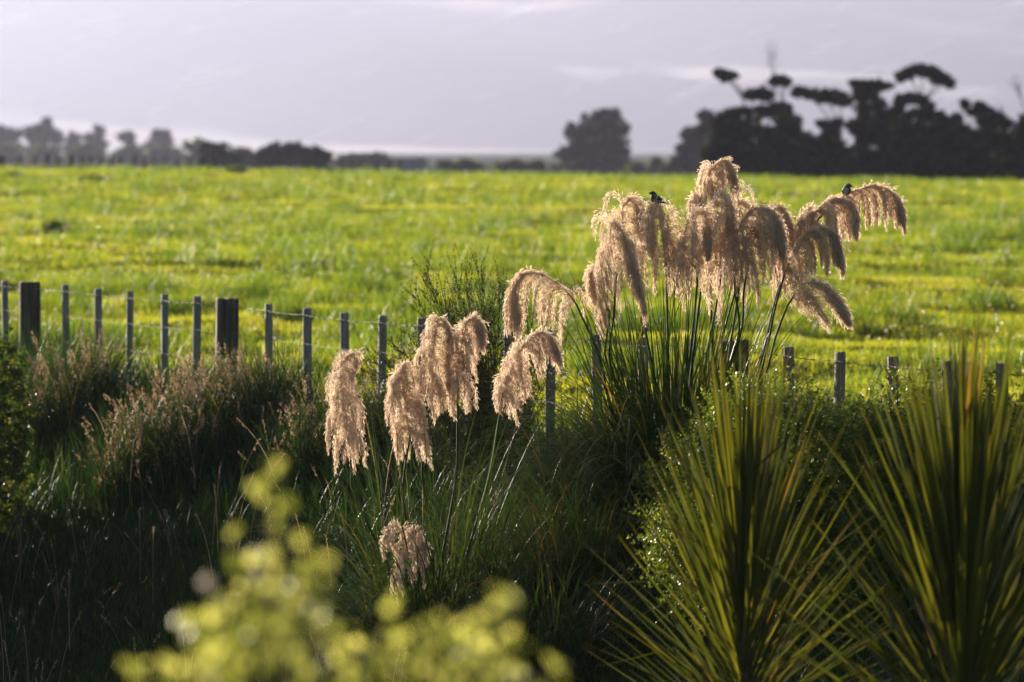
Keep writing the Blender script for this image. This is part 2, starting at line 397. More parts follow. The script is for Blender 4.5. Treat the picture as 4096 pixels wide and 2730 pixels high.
def seed_clump(label, cx, cy, rx, ry, nst, hmin, hmax, seed, nb=1500, spread=.25):
    rng = np.random.default_rng(seed)
    root = thing("seeding_grass", (cx, cy, float(G(cx, cy))), label, "grass clump", "seeding grass clumps along the fence")
    a = rng.uniform(0, 2 * math.pi, nb); r = np.sqrt(rng.uniform(0, 1, nb))
    bx = cx + rx * r * np.cos(a); by = cy + ry * r * np.sin(a)
    g = Geo(); base = np.stack([bx, by, G(bx, by)], 1)
    P, S = blades(rng, base, rng.uniform(.45, .95, nb) * hmax, rng.uniform(0, 2 * math.pi, nb), np.abs(rng.normal(.1, .14, nb)), rng.uniform(.3, 1.5, nb), 5)
    g.ribbons(P, (.0045 * rng.uniform(.6, 1.5, nb))[:, None] * np.array([1, 1, .95, .8, .5, .05])[None], S, np.clip(rng.normal(.5, .25, nb), 0, 1))
    g.build("blade", M['verge'], root, kind='stuff')
    g = Geo(); gs = Geo()
    a = rng.uniform(0, 2 * math.pi, nst); r = np.sqrt(rng.uniform(0, 1, nst))
    bx = cx + rx * r * np.cos(a); by = cy + ry * r * np.sin(a)
    H = rng.uniform(hmin, hmax, nst) * (1 - .35 * r ** 2)
    P, S = blades(rng, np.stack([bx, by, G(bx, by)], 1), H, rng.uniform(0, 2 * math.pi, nst), np.abs(rng.normal(.05, .1, nst)), rng.uniform(0, spread * 2.4, nst), 7)
    gs.ribbons(P, np.full((nst, 8), .0016), S, rng.uniform(.3, 1, nst))
    # panicles: short clusters along the top third of each stem
    m = 34
    T = unit(P[:, -1] - P[:, -3]); Lp = rng.uniform(.10, .2, nst)
    u = rng.uniform(0, 1, (nst, m)); c = P[:, -1][:, None] - T[:, None] * (Lp[:, None] * u)[..., None] * 1.0
    out = rdir(rng, nst * m).reshape(nst, m, 3) * (.008 + .030 * u * rng.uniform(.2, 1, (nst, m)))[..., None]
    c = c + out
    A = unit(T[:, None] * .9 + out / .03 * .7 + rng.normal(0, .25, (nst, m, 3))).reshape(-1, 3)
    B = unit(np.cross(A, rdir(rng, nst * m)))
    s = rng.uniform(.006, .013, nst * m)[:, None]
    g.cards(c.reshape(-1, 3), A * s, B * s * .38, np.repeat(rng.uniform(0, 1, nst), m))
    gs.build("stalk", M['culm'], root, kind='stuff'); g.build("seed_head", M['seed'], root, kind='stuff')
    return root
seed_clump("broad brownish clump of seeding grass below the thick fence post, sunlit at its top", -2.62, 47.2, .85, .9, 500, .55, 1.08, 11, 2200)
seed_clump("straggly seeding grass clump between the dark conifer bush and the leftmost posts", -4.0, 51, .5, .7, 130, .7, 1.12, 12, 1000)
seed_clump("low seeding grass clump to the left of the twiggy shrub, under narrow posts", -1.35, 44.5, .5, .6, 120, .5, .95, 13, 1000)
seed_clump("fine seeding grass clump under the fence behind the tall pampas stems", 1.15, 39.9, .95, .45, 260, .65, .95, 14, 1200)
seed_clump("seeding grass clump beside the pale leafy shrub at the right hand posts", 2.15, 35.9, .5, .45, 70, .7, 1.05, 15, 700)

# ------------------------------------------------------------------ fence
def Dpx(px): return 1 / (.01786 + (px - 19) * 2.768e-6)
posts = [('p', 28, 62, 0), ('p', 176, 70, 1), ('p', 383, 90, 0), ('p', 577, 111, 0), ('p', 766, 128, 0), ('p', 968, 144, 0), ('p', 1161, 156, 0),
         ('p', 1337, 168, 1), ('p', 1580, 200, 0), ('p', 1807, 226, 0), ('p', 2025, 253, 0), ('p', 2251, 269, 0), ('4', 767, 430, 0), ('f', 1858, 1287, 0), ('f', 2029, 1300, 0),
         ('f', 2204, 1319, 0), ('f', 2383, 1338, 0), ('f', 2573, 1352, 0), ('f', 2757, 1358, 0), ('f', 2938, 1362, 1), ('q', 500, 275, 0),
         ('q', 907, 315, 0), ('q', 1320, 352, 0), ('q', 1750, 388, 0), ('q', 2180, 405, 0)]
ptop = []
for z, a, b, th in posts:
    f = Z(z, (a, b)); ptop.append((W(f[0], f[1], Dpx(f[0])), th))
fence = thing("fence", (ptop[12][0][0], ptop[12][0][1], float(G(ptop[12][0][0], ptop[12][0][1]))), "barbed wire fence of grey timber posts between garden and pasture", "fence")
rng = np.random.default_rng(5)
fdir = unit(ptop[-1][0] - ptop[0][0]); fdir[2] = 0; fdir = unit(fdir); fn = np.array([-fdir[1], fdir[0], 0])
for i, (p, th) in enumerate(ptop):
    hw, hd = (.125, .10) if th else (.037, .03)
    zb = float(G(p[0], p[1])) - .3
    g = Geo(); sides = 20; kk = 16
    a = np.arange(sides) / sides * 2 * math.pi
    pw = 2.2 if th else 5.0
    cx = np.sign(np.cos(a)) * np.abs(np.cos(a)) ** (2 / pw); cy = np.sign(np.sin(a)) * np.abs(np.sin(a)) ** (2 / pw)
    zz = np.concatenate([np.linspace(zb, p[2] - .012, kk - 1), [p[2]]])
    lean = rng.normal(0, .012, 2); yaw = rng.normal(0, .09); cyw, syw = math.cos(yaw), math.sin(yaw)
    rag = rng.normal(0, .02, sides)
    V = []
    for j, zj in enumerate(zz):
        s = (1 - .04 * j / kk) * (.94 if j == kk - 1 else 1)
        rr = s * (1 + rag * (1 + .3 * math.sin(j * 1.7 + i)) + .012 * np.sin(j * .9 + a * 3))
        dx = cx * hw * rr; dy = cy * hd * rr; dx, dy = dx * cyw - dy * syw, dx * syw + dy * cyw
        off = (zj - p[2]) * lean
        pos = p[None] * [1, 1, 0] + dx[:, None] * fdir + dy[:, None] * fn
        pos[:, 0] += off[0]; pos[:, 1] += off[1]; pos[:, 2] = zj + (rng.normal(0, .004, sides) if j == kk - 1 else 0)
        V.append(pos)
    V = np.array(V).reshape(-1, 3)
    q = [(j * sides + b, j * sides + (b + 1) % sides, (j + 1) * sides + (b + 1) % sides, (j + 1) * sides + b) for j in range(kk - 1) for b in range(sides)]
    c = len(V); V = np.concatenate([V, [p - [0, 0, .006]]])
    tr = [(c, (kk - 1) * sides + b, (kk - 1) * sides + (b + 1) % sides) for b in range(sides)]
    g.add(V, q, tr)
    o = g.build("post", M['oldpost'] if th else M['brownpost'] if i >= 20 else M['post'], fence)
    if th: o['label'] = "thick dark round strainer post"
for wi, (dz, barb) in enumerate(((.055, 1), (.29, 0), (.53, 1), (.78, 0))):
    g = Geo(); pts = []
    for i in range(len(ptop)):
        p = ptop[i][0] - [0, 0, dz] - fn * (.0 if ptop[i][1] else .035)
        pts.append(p)
    pts = [2 * pts[0] - pts[1]] + pts + [2 * pts[-1] - pts[-2]]
    for a, b in zip(pts[:-1], pts[1:]):
        n = 24; u = np.linspace(0, 1, n)[:, None]; line = a + (b - a) * u - np.array([0, 0, .008]) * np.sin(u * math.pi)
        if barb:
            ph = u[:, 0] * np.linalg.norm(b - a) / .05 * math.pi
            for s_ in (0, math.pi):
                l2 = line + .0022 * (np.cos(ph + s_)[:, None] * np.array([0, 0, 1.]) + np.sin(ph + s_)[:, None] * fn)
                g.tube(l2, .0015, 4, caps=False)
            for q in range(1, 7):
                c = a + (b - a) * (q / 7.0) - np.array([0, 0, .008]) * math.sin(q / 7 * math.pi)
                for e in range(2):
                    d = unit(rng.normal(size=3) - 0) * .017
                    g.tube(np.array([c - d, c, c + d]), [.0006, .0028, .0006], 4, caps=False)
        else:
            g.tube(line, .0013, 4, caps=False)
    g.build("barbed_wire" if barb else "plain_wire", M['wire'], fence)

# ------------------------------------------------------------------ pampas grass
def plume_geo(rng, R, Lb, Lm, Lt, wid, nsp, wind, nlock=22, lockr=.022):
    """spikelets hanging in locks from the rachis R (k,3); lengths in metres"""
    k = len(R); T = unit(np.gradient(R, axis=0)); g = Geo()
    steps = 14
    s = np.sort((np.arange(nlock) + rng.uniform(0, 1, nlock)) / nlock)
    idx = np.clip((s * (k - 1)).astype(int), 0, k - 1)
    L = np.interp(s, [0, .5, 1], [Lb, Lm, Lt]) * rng.uniform(.75, 1.12, nlock)
    p = R[idx]; t = T[idx]
    rad = rdir(rng, nlock); rad[:, 2] *= .3
    stray = (rng.uniform(size=nlock) < .12) & (s < .55)
    wid = wid * (1.25 - .95 * s)[:, None] * np.where(stray, 2.2, 1.0)[:, None]
    rad = rad - t * np.sum(rad * t, 1, keepdims=True); rad = unit(rad)
    d = unit(t * (rng.uniform(.2, .5, nlock) * np.where(t[:, 2] > 0, np.where(stray, .2, .62), 1.0))[:, None] + rad * wid * rng.uniform(.4, 1.3, nlock)[:, None] + np.array([0, 0, .02]))
    down = unit(np.array([wind, 0, -1.0]))
    C = np.zeros((nlock, steps + 1, 3)); C[:, 0] = p
    for j in range(steps):
        gk = .22 + .30 * (j / steps)
        d = unit(d * (1 - gk) + (down + rng.normal(0, .09, (nlock, 3))) * gk)
        C[:, j + 1] = C[:, j] + d * (L / steps)[:, None]
    # spikelets
    nsp = int(nsp * 1.3); li = rng.choice(nlock, nsp, p=L / L.sum()); u = rng.beta(1.0, 1.15, nsp)
    f = u * steps; i0 = np.clip(f.astype(int), 0, steps - 1); fr = (f - i0)[:, None]
    pos = C[li, i0] * (1 - fr) + C[li, i0 + 1] * fr
    tan = unit(C[li, i0 + 1] - C[li, i0])
    r = lockr * rng.uniform(.7, 1.5, nlock)[li] * (1.0 - .78 * u) * (.35 + 1.3 * np.minimum(u * 5, 1) * .6)
    jit = rng.normal(size=(nsp, 3)); pos = pos + jit * r[:, None]
    A = unit(tan + unit(jit) * rng.uniform(.1, .55, nsp)[:, None] + rng.normal(0, .18, (nsp, 3)))
    ln = rng.uniform(.008, .019, nsp)
    B = unit(np.cross(A, rdir(rng, nsp)))
    lr = rng.uniform(0, .5, nlock)
    g.cards(pos + A * ln[:, None] * .5, A * ln[:, None], B * (rng.uniform(.0013, .0030, nsp))[:, None], np.clip(lr[li] + rng.uniform(0, .5, nsp), 0, 1), u)
    # feathery wisps that break the outline along the upper side of the axis
    nw = 46; si = rng.integers(int(k * .35), k, nw); m = 26
    wd = unit(T[si] * rng.uniform(.5, 1.2, nw)[:, None] + rdir(rng, nw) * .6 + np.array([0, 0, .45])); wl = rng.uniform(.03, .085, nw)
    uu = rng.uniform(0, 1, (nw, m)); c = R[si][:, None] + wd[:, None] * (uu * wl[:, None])[..., None] + np.array([0, 0, -.25]) * ((uu * wl[:, None]) ** 2 / .08)[..., None] + rng.normal(0, .0035, (nw, m, 3))
    A = unit(wd[:, None] + rng.normal(0, .35, (nw, m, 3))).reshape(-1, 3); B = unit(np.cross(A, rdir(rng, nw * m)))
    ln = rng.uniform(.006, .013, nw * m)[:, None]
    g.cards(c.reshape(-1, 3), A * ln, B * ln * .17, rng.uniform(.3, 1, nw * m), uu.reshape(-1))
    return g

def pampas(label, bpx, bD, plumes, nleaf, lmin, lmax, seed, spread, wleaf, extra=None, upright=.5):
    rng = np.random.default_rng(seed)
    bx = (bpx - 2048) / FPX * bD; by = bD; base = np.array([bx, by, float(G(bx, by))])
    root = thing("pampas_grass", base, label, "pampas grass")
    # leaves
    g = Geo(); n = nleaf
    a = rng.uniform(0, 2 * math.pi, n); r = np.sqrt(rng.uniform(0, 1, n)) * spread
    b = base + np.stack([r * np.cos(a), r * np.sin(a) * .7, 0 * a - .02], 1)
    az = a + rng.normal(0, .6, n)
    Ls = rng.uniform(lmin, lmax, n)
    stiff = rng.uniform(0, 1, n) < upright
    lean = np.where(stiff, np.abs(rng.normal(.06, .09, n)), np.abs(rng.normal(.3, .24, n)))
    bend = np.where(stiff, rng.uniform(.1, .9, n), rng.uniform(1.2, 2.9, n))
    P, S = blades(rng, b, Ls, az, lean, bend, 12)
    P[:, :, 2] = np.maximum(P[:, :, 2], G(P[:, :, 0], P[:, :, 1]) + .01)
    prof = np.array([.7, 1, 1, 1, .98, .95, .9, .82, .72, .6, .45, .28, .04])
    g.ribbons(P, (wleaf * rng.uniform(.55, 1.35, n))[:, None] * prof[None], S, np.clip(rng.normal(.45, .26, n), 0, 1), fold=.35)
    g.build("leaf", M['pleaf'], root, kind='stuff')
    for pl in plumes:
        z = pl['z']; pts = Z(z, pl['r']); D = pl.get('D', 0) + bD
        dd = np.linspace(0, pl.get('lean', 0), len(pts))
        R3 = W(pts[:, 0], pts[:, 1], D + dd)
        R = spline(R3, 60)
        if 'stem' in pl:
            sp = Z(z, pl['stem']); S3 = [W(q[0], q[1], D) for q in sp]
        else: S3 = []
        st = base + np.array([rng.normal(0, spread * .35), rng.normal(0, spread * .3), 0])
        if len(S3) == 0:
            d0 = unit(R3[1] - R3[0]); m1 = R3[0] - d0 * .12
            S3 = [m1 * .5 + st * .5 + np.array([0, 0, .0]), m1]
        else:
            S3 = [st * .45 + S3[0] * .55] + S3
        path = spline(np.array([st] + S3 + [R3[0]]), 40)
        full = np.concatenate([path, R[1:6]])
        rad = np.concatenate([np.linspace(.010, .0066, 40), np.linspace(.0064, .004, 5)])
        gs = Geo(); gs.tube(full, rad, 6, rnd=rng.uniform(0, 1))
        # clasping leaf on the stem
        stem = gs.build("stem", M['culm'], root, smooth=True)
        if pl.get('label'): stem['label'] = pl['label']
        m = ZOOM[z][2] * D / FPX
        Lb, Lm, Lt = [q * m for q in pl['L']]
        gp = plume_geo(rng, R, Lb, Lm, Lt, pl.get('w', .8), pl['n'], pl.get('wind', .10), int(pl.get('nl', 22) * 1.6), pl.get('lr', .020) * .62)
        gp.tube(R, np.linspace(.0045, .0009, 60), 5, rnd=.2)
        gp.build("plume", M['plume'], stem)
    return root

LEFT = [
    dict(z='4', r=[(300, 1190), (275, 1050), (262, 880), (262, 760), (300, 670), (352, 650)], stem=[(350, 1560), (322, 1370)], L=(253, 300, 115), n=11000, w=0.46, wind=.06, nl=44),
    dict(z='4', r=[(690, 1170), (665, 1000), (648, 850), (640, 760), (655, 722)], stem=[(650, 1600), (655, 1400)], L=(264, 324, 157), n=11500, w=0.46, wind=.14, nl=44),
    dict(z='4', r=[(800, 900), (820, 720), (845, 560), (868, 440), (900, 450), (935, 560)], stem=[(775, 1500), (780, 1200)], L=(209, 276, 115), n=11000, w=0.51, wind=.1, nl=44),
    dict(z='4', r=[(990, 900), (1000, 720), (1018, 560), (1060, 440), (1110, 440), (1138, 540)], stem=[(975, 1450), (988, 1100)], L=(220, 276, 115), n=11000, w=0.51, wind=.1, nl=44),
    dict(z='4', r=[(1270, 930), (1320, 760), (1390, 620), (1480, 530), (1560, 540), (1610, 650)], stem=[(1180, 1450), (1240, 1110)], L=(209, 276, 126), n=11000, w=0.51, wind=.2, nl=44),
    dict(z='8', r=[(1432, 720), (1430, 600), (1415, 500), (1370, 480), (1338, 540)], stem=[(1470, 900), (1440, 800)], L=(143, 180, 115), n=3200, w=0.31, wind=.05, nl=12, D=-.4),
    dict(z='8', r=[(1432, 650), (1450, 540), (1490, 505), (1530, 580)], stem=[(1475, 900), (1445, 800)], L=(231, 144, 84), n=2200, w=0.26, wind=.05, nl=9, D=-.4),
]
pampas("short pampas grass clump in front with honey coloured plumes over arching leaves", 1730, 36.9, LEFT, 950, 1.0, 2.1, 31, .36, .0045, upright=.18)
RIGHT = [
    dict(z='4', r=[(1735, 345), (1680, 270), (1590, 195), (1480, 148), (1395, 165), (1340, 260), (1385, 430)], stem=[(1990, 1100), (1880, 680)], L=(330, 400, 130), n=10000, w=0.18, wind=-.02, nl=22, D=-.1),
    dict(z='5', r=[(470, 1290), (430, 1110), (405, 980), (370, 925), (330, 960), (320, 1090)], stem=[(455, 1700), (450, 1420)], L=(330, 330, 160), n=6500, w=0.20, wind=.3, nl=16, lr=.018),
    dict(z='5', r=[(640, 900), (590, 700), (565, 500), (605, 405), (665, 430), (700, 520)], L=(360, 430, 380), n=11000, w=0.29, wind=.08, nl=26, D=.1),
    dict(z='5', r=[(520, 980), (480, 780), (475, 610), (515, 580), (580, 690), (630, 850), (680, 1020)], lean=-.16, stem=[(490, 1750), (505, 1250)], L=(330, 420, 400), n=12000, w=0.23, wind=.2, lr=.027, nl=26, D=-.25),
    dict(z='5', r=[(905, 900), (890, 650), (860, 470), (820, 430), (790, 500), (785, 620), (800, 730)], lean=-.14, L=(380, 420, 130), n=10500, w=0.29, wind=.04, lr=.027, nl=26, D=-.1),
    dict(z='5', r=[(1190, 640), (1165, 500), (1146, 375)], L=(240, 200, 110), n=4500, w=0.33, wind=.15, nl=16, D=.2),
    dict(z='5', r=[(1225, 480), (1205, 340), (1230, 210), (1310, 110), (1380, 95), (1440, 180), (1455, 300)], L=(220, 250, 110), n=10000, w=0.42, wind=-.02, nl=30, D=.1),
    dict(z='5', r=[(1310, 900), (1265, 640), (1285, 430), (1340, 362), (1395, 420), (1410, 530), (1405, 610)], lean=-.12, L=(420, 430, 130), n=11000, w=0.29, wind=.05, lr=.027, nl=26, D=-.05),
    dict(z='5', r=[(1110, 900), (1050, 720), (1090, 560), (1175, 485), (1228, 560), (1232, 660), (1228, 730)], lean=-.12, L=(400, 430, 130), n=11500, w=0.30, wind=.05, lr=.027, nl=28, D=-.2),
    dict(z='5', r=[(1430, 1000), (1410, 800), (1440, 560), (1480, 412), (1540, 450)], L=(420, 500, 260), n=9500, w=0.29, wind=.06, nl=24, D=.1),
    dict(z='5', r=[(1440, 850), (1480, 620), (1580, 480), (1700, 475), (1790, 560), (1820, 680)], stem=[(1470, 1500), (1450, 1100)], L=(480, 470, 220), n=13500, w=0.21, wind=.06, nl=28, D=-.25),
    dict(z='5', r=[(1560, 900), (1530, 760), (1560, 640), (1620, 600)], stem=[(1480, 1500), (1520, 1100)], L=(440, 560, 560), n=7500, w=0.20, wind=.16, nl=16, D=-.15),
    dict(z='5', r=[(1660, 560), (1770, 458), (1850, 510), (1890, 640)], L=(300, 300, 140), n=5500, w=0.21, wind=.02, nl=16, D=.15),
    dict(z='6', r=[(565, 395), (640, 330), (730, 288), (860, 255), (970, 285), (1040, 360), (1070, 470)], stem=[(60, 1500), (200, 1000), (300, 740), (450, 515)], L=(280, 330, 150), n=10000, w=0.16, wind=.03, nl=22, D=.1, lr=.017),
    dict(z='6', r=[(420, 560), (450, 450), (520, 375), (620, 356), (700, 385), (740, 480)], stem=[(70, 1500), (190, 1000), (310, 740)], L=(300, 340, 160), n=10500, w=0.20, wind=.03, nl=24),
    dict(z='6', r=[(245, 850), (320, 680), (440, 560), (560, 575), (620, 670), (640, 770)], stem=[(90, 1500), (180, 1080)], L=(260, 340, 140), n=11500, w=0.21, wind=.06, nl=26, D=-.15),
    dict(z='6', r=[(240, 880), (290, 700), (345, 530), (410, 410)], stem=[(50, 1500), (170, 1080)], L=(230, 300, 180), n=8500, w=0.29, wind=.12, nl=24, D=.12),
    dict(z='6', r=[(285, 1050), (345, 955), (440, 932), (530, 975), (595, 1060), (630, 1140)], stem=[(70, 1650), (180, 1300), (260, 1090)], L=(360, 300, 150), n=8500, w=0.42, wind=.75, nl=16, D=-.3, lr=.034),
]
pampas("tall pampas grass clump by the fence with pinkish buff plumes and perched birds", 2690, 37.9, RIGHT, 1350, 1.0, 2.0, 32, .42, .0060, upright=.3)
# smaller leaf fountain to the right of the tall clump (no plumes)
def tussock(label, px, D, n, L0, L1, seed, spread, w=.004):
    rng = np.random.default_rng(seed); bx = (px - 2048) / FPX * D; base = np.array([bx, D, float(G(bx, D))])
    a = rng.uniform(0, 2 * math.pi, n); r = np.sqrt(rng.uniform(0, 1, n)) * spread
    g = Geo(); P, S = blades(rng, base + np.stack([r * np.cos(a), r * np.sin(a), 0 * a], 1), rng.uniform(L0, L1, n), a + rng.normal(0, .5, n), np.abs(rng.normal(.2, .18, n)), rng.uniform(.8, 2.6, n), 10)
    P[:, :, 2] = np.maximum(P[:, :, 2], G(P[:, :, 0], P[:, :, 1]) + .01)
    prof = np.array([.8, 1, 1, 1, .95, .9, .8, .65, .5, .3, .04])
    g.ribbons(P, (w * rng.uniform(.5, 1.3, n))[:, None] * prof[None], S, np.clip(rng.normal(.5, .28, n), 0, 1), fold=.3)
    return tag(g.build("tussock_grass", M['pleaf'], origin=base), label, "tussock", "arching tussocks around the pampas")
tussock("loose arching tussock under the fence between tall pampas and cabbage tree", 3120, 37.2, 520, .8, 1.4, 41, .5)
tussock("low dark tussock on the bank just right of the short pampas", 2080, 37.6, 560, .7, 1.3, 43, .42)
tussock("dark drooping tussock on the bank below the twiggy shrub", 2330, 37.2, 560, .7, 1.3, 44, .42)
tussock("lowest dark tussock on the bank, above the blurred bush", 2200, 35.6, 520, .7, 1.2, 45, .42)
tussock("dense dark tussock left of the tall pampas, in front of the twiggy shrub", 2290, 38.6, 560, .7, 1.25, 42, .45)

# ------------------------------------------------------------------ twiggy shrub in the middle
def twiggy():
    rng = np.random.default_rng(51); D0 = 40.6
    bpx = 1990; base = np.array([(bpx - 2048) / FPX * D0, D0, float(G(0, D0))])
    root = thing("twiggy_shrub", base, "dark open twiggy shrub with tiny leaves standing behind the honey coloured plumes", "shrub")
    tips = Z('4', [(790, 95), (850, 125), (905, 185), (960, 150), (1015, 85), (1110, 8), (1140, 120), (1200, 230), (1262, 150), (1300, 300), (1180, 300), (840, 300), (780, 190), (870, 420),
                   (460, 490), (530, 560), (640, 490), (700, 560), (400, 740), (470, 800), (560, 700), (1350, 400), (1420, 480), (1550, 430), (1480, 560), (1640, 640), (1250, 480), (1120, 420), (1000, 300), (930, 330), (1060, 500), (760, 700), (1400, 700), (1540, 780), (560, 900), (500, 960), (1000, 420), (1080, 260)])
    gl = Geo(); gw = Geo(); C = []; A = []
    for rep in range(3):
        for tx, ty in tips:
            if rep: tx += rng.normal(0, 45); ty += abs(rng.normal(0, 60)) + 20
            D = D0 + rng.normal(0, .22); tip = W(tx, ty, D)
            b = base + np.array([rng.normal(0, .10), rng.normal(0, .1), -.02])
            mid = b * .45 + tip * .55 + np.array([(tip[0] - b[0]) * -.10, 0, .10])
            P = spline([b, mid, tip], 26); P += np.cumsum(rng.normal(0, .0035, P.shape), 0) * np.linspace(0, 1, 26)[:, None]
            gw.tube(P, np.linspace(.006, .0007, 26), 5, caps=False)
            nt_ = 20
            for q in range(nt_):
                j = int(rng.uniform(7, 25)); d = unit(P[j] - P[j - 1])
                td = unit(d + rdir(rng, 1)[0] * .75 + np.array([0, 0, .25])); Lq = rng.uniform(.08, .26)
                Q = P[j] + np.linspace(0, 1, 7)[:, None] * td * Lq + np.linspace(0, 1, 7)[:, None] ** 2 * np.array([0, 0, .05])
                gw.tube(Q, np.linspace(.0016, .0007, 7), 3, caps=False)
                m = int(Lq * 120); u = rng.uniform(0, 6, m); i0 = u.astype(int).clip(0, 5); f = (u - i0)[:, None]
                C.append(Q[i0] * (1 - f) + Q[i0 + 1] * f + rng.normal(0, .005, (m, 3))); A.append(np.tile(td, (m, 1)))
            m = 45; u = rng.uniform(12, 25, m); i0 = u.astype(int).clip(0, 24); f = (u - i0)[:, None]
            C.append(P[i0] * (1 - f) + P[i0 + 1] * f + rng.normal(0, .004, (m, 3))); A.append(np.tile(unit(P[-1] - P[12]), (m, 1)))
    C = np.concatenate(C); n = len(C); A = unit(np.concatenate(A) + rdir(rng, n) * .8); B = unit(np.cross(A, rdir(rng, n)))
    s = rng.uniform(.004, .0088, n)[:, None]
    gl.cards(C, A * s, B * s * .6, rng.uniform(0, 1, n))
    gw.build("twig", M['stemwood'], root, kind='stuff'); gl.build("foliage", M['twig_leaf'], root, kind='stuff')
twiggy()

# ------------------------------------------------------------------ leafy shrubs behind the cabbage trees
def leafy(name, label, cat, blobs, D, mat, nshoot, leaf, seed, dj=.35, shootlen=(.12, .3), per=26, stem=True, up=.45, group=None, wide=.5):
    rng = np.random.default_rng(seed)
    bl = np.array(blobs, float)
    if D: cen = W(bl[:, 0], bl[:, 1], D); rad = bl[:, 2:4] * D / FPX
    else: cen = bl[:, :3].copy(); rad = bl[:, 3:5].copy()
    base = np.array([cen[:, 0].mean(), cen[:, 1].mean(), 0]); base[2] = float(G(base[0], base[1]))
    root = thing(name, base, label, cat, group)
    vol = rad[:, 0] * rad[:, 1]; bi = rng.choice(len(bl), nshoot, p=vol / vol.sum())
    d = rdir(rng, nshoot); rr = rng.uniform(.25, 1, nshoot) ** .45
    p = cen[bi] + d * rr[:, None] * np.stack([rad[bi, 0], np.full(nshoot, dj), rad[bi, 1]], 1)
    p[:, 2] = np.maximum(p[:, 2], G(p[:, 0], p[:, 1]) + .05)
    sd = unit(d * .7 + np.array([0, 0, up]) + rdir(rng, nshoot) * .45); L = rng.uniform(*shootlen, nshoot)
    u = rng.uniform(0, 1, (nshoot, per)); side_ = unit(np.cross(sd, rdir(rng, nshoot)))
    sg = np.where(rng.uniform(size=(nshoot, per)) < .5, -1, 1)
    c = p[:, None] + sd[:, None] * (u * L[:, None])[..., None] + side_[:, None] * (sg * leaf * .9)[..., None] + rng.normal(0, leaf * .35, (nshoot, per, 3))
    c[..., 2] -= .12 * u ** 2 * L[:, None]
    A = unit(side_[:, None] * sg[..., None] + sd[:, None] * .5 + rng.normal(0, .35, (nshoot, per, 3))).reshape(-1, 3)
    B = unit(np.cross(A, rdir(rng, nshoot * per))); s = leaf * rng.uniform(.6, 1.2, nshoot * per)[:, None]
    g = Geo(); g.cards(c.reshape(-1, 3), A * s, B * s * wide, np.clip(np.repeat(np.clip(rr - .45, 0, 1) * rng.uniform(.6, 1.5, nshoot), per) + rng.uniform(0, .35, nshoot * per), 0, 1))  # outer shoots paler: young tips, with sunlit edges put into the colour
    gw = Geo()
    for q in range(min(nshoot, 220)):
        gw.tube(np.array([p[q], p[q] + sd[q] * L[q] * .5, p[q] + sd[q] * L[q] - [0, 0, .08 * L[q]]]), [.002, .0016, .0008], 4, caps=False)
    for q in range(len(bl)):
        for e in range(3):
            tp = cen[q] + rdir(rng, 1)[0] * np.array([rad[q, 0], dj, rad[q, 1]]) * .7
            b = base + rng.normal(0, .06, 3) * [1, 1, 0]
            gw.tube(spline([b, b * .5 + tp * .5 + rng.normal(0, .05, 3), tp], 10), np.linspace(.012, .003, 10), 5, caps=False)
    gw.build("branch", M['stemwood'], root, kind='stuff'); g.build("foliage", mat, root, kind='stuff')
    return root
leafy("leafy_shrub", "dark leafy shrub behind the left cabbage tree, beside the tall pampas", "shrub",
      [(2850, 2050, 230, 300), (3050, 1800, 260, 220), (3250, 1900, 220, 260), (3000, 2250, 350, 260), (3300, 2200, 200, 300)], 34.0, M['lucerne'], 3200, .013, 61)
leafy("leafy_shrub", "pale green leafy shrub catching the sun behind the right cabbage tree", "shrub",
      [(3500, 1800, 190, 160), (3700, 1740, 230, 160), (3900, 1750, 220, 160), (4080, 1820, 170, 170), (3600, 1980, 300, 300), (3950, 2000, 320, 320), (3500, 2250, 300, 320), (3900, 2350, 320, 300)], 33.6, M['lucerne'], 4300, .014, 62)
leafy("conifer_bush", "dense dark conifer bush at the left edge below the end posts, extended out of view to shade the bank", "bush",
      [(-4.55, 48.2, .36, .40, .76), (-4.36, 48.1, .12, .24, .55), (-4.40, 48.1, -.35, .27, .5), (-5.2, 48.2, .1, .6, 1.05), (-5.9, 48.6, .1, .7, 1.05), (-5.1, 46.9, -.1, .6, 1.0), (-5.7, 46.6, -.1, .6, 1.0), (-5.2, 45.3, -.15, .6, .95),  # bulk beyond the left edge is unseen, added to shade the bank
       (-5.9, 45.0, -.2, .7, 1.0), (-5.0, 43.8, -.25, .55, .9), (-5.6, 43.5, -.25, .6, .95), (-4.9, 42.4, -.4, .5, .85), (-5.4, 42.0, -.4, .6, .85), (-4.6, 47.7, -.5, .35, .5)], 0, M['conifer'], 10000, .021, 63, dj=.75, shootlen=(.06, .18), per=24, up=.6, wide=.5)

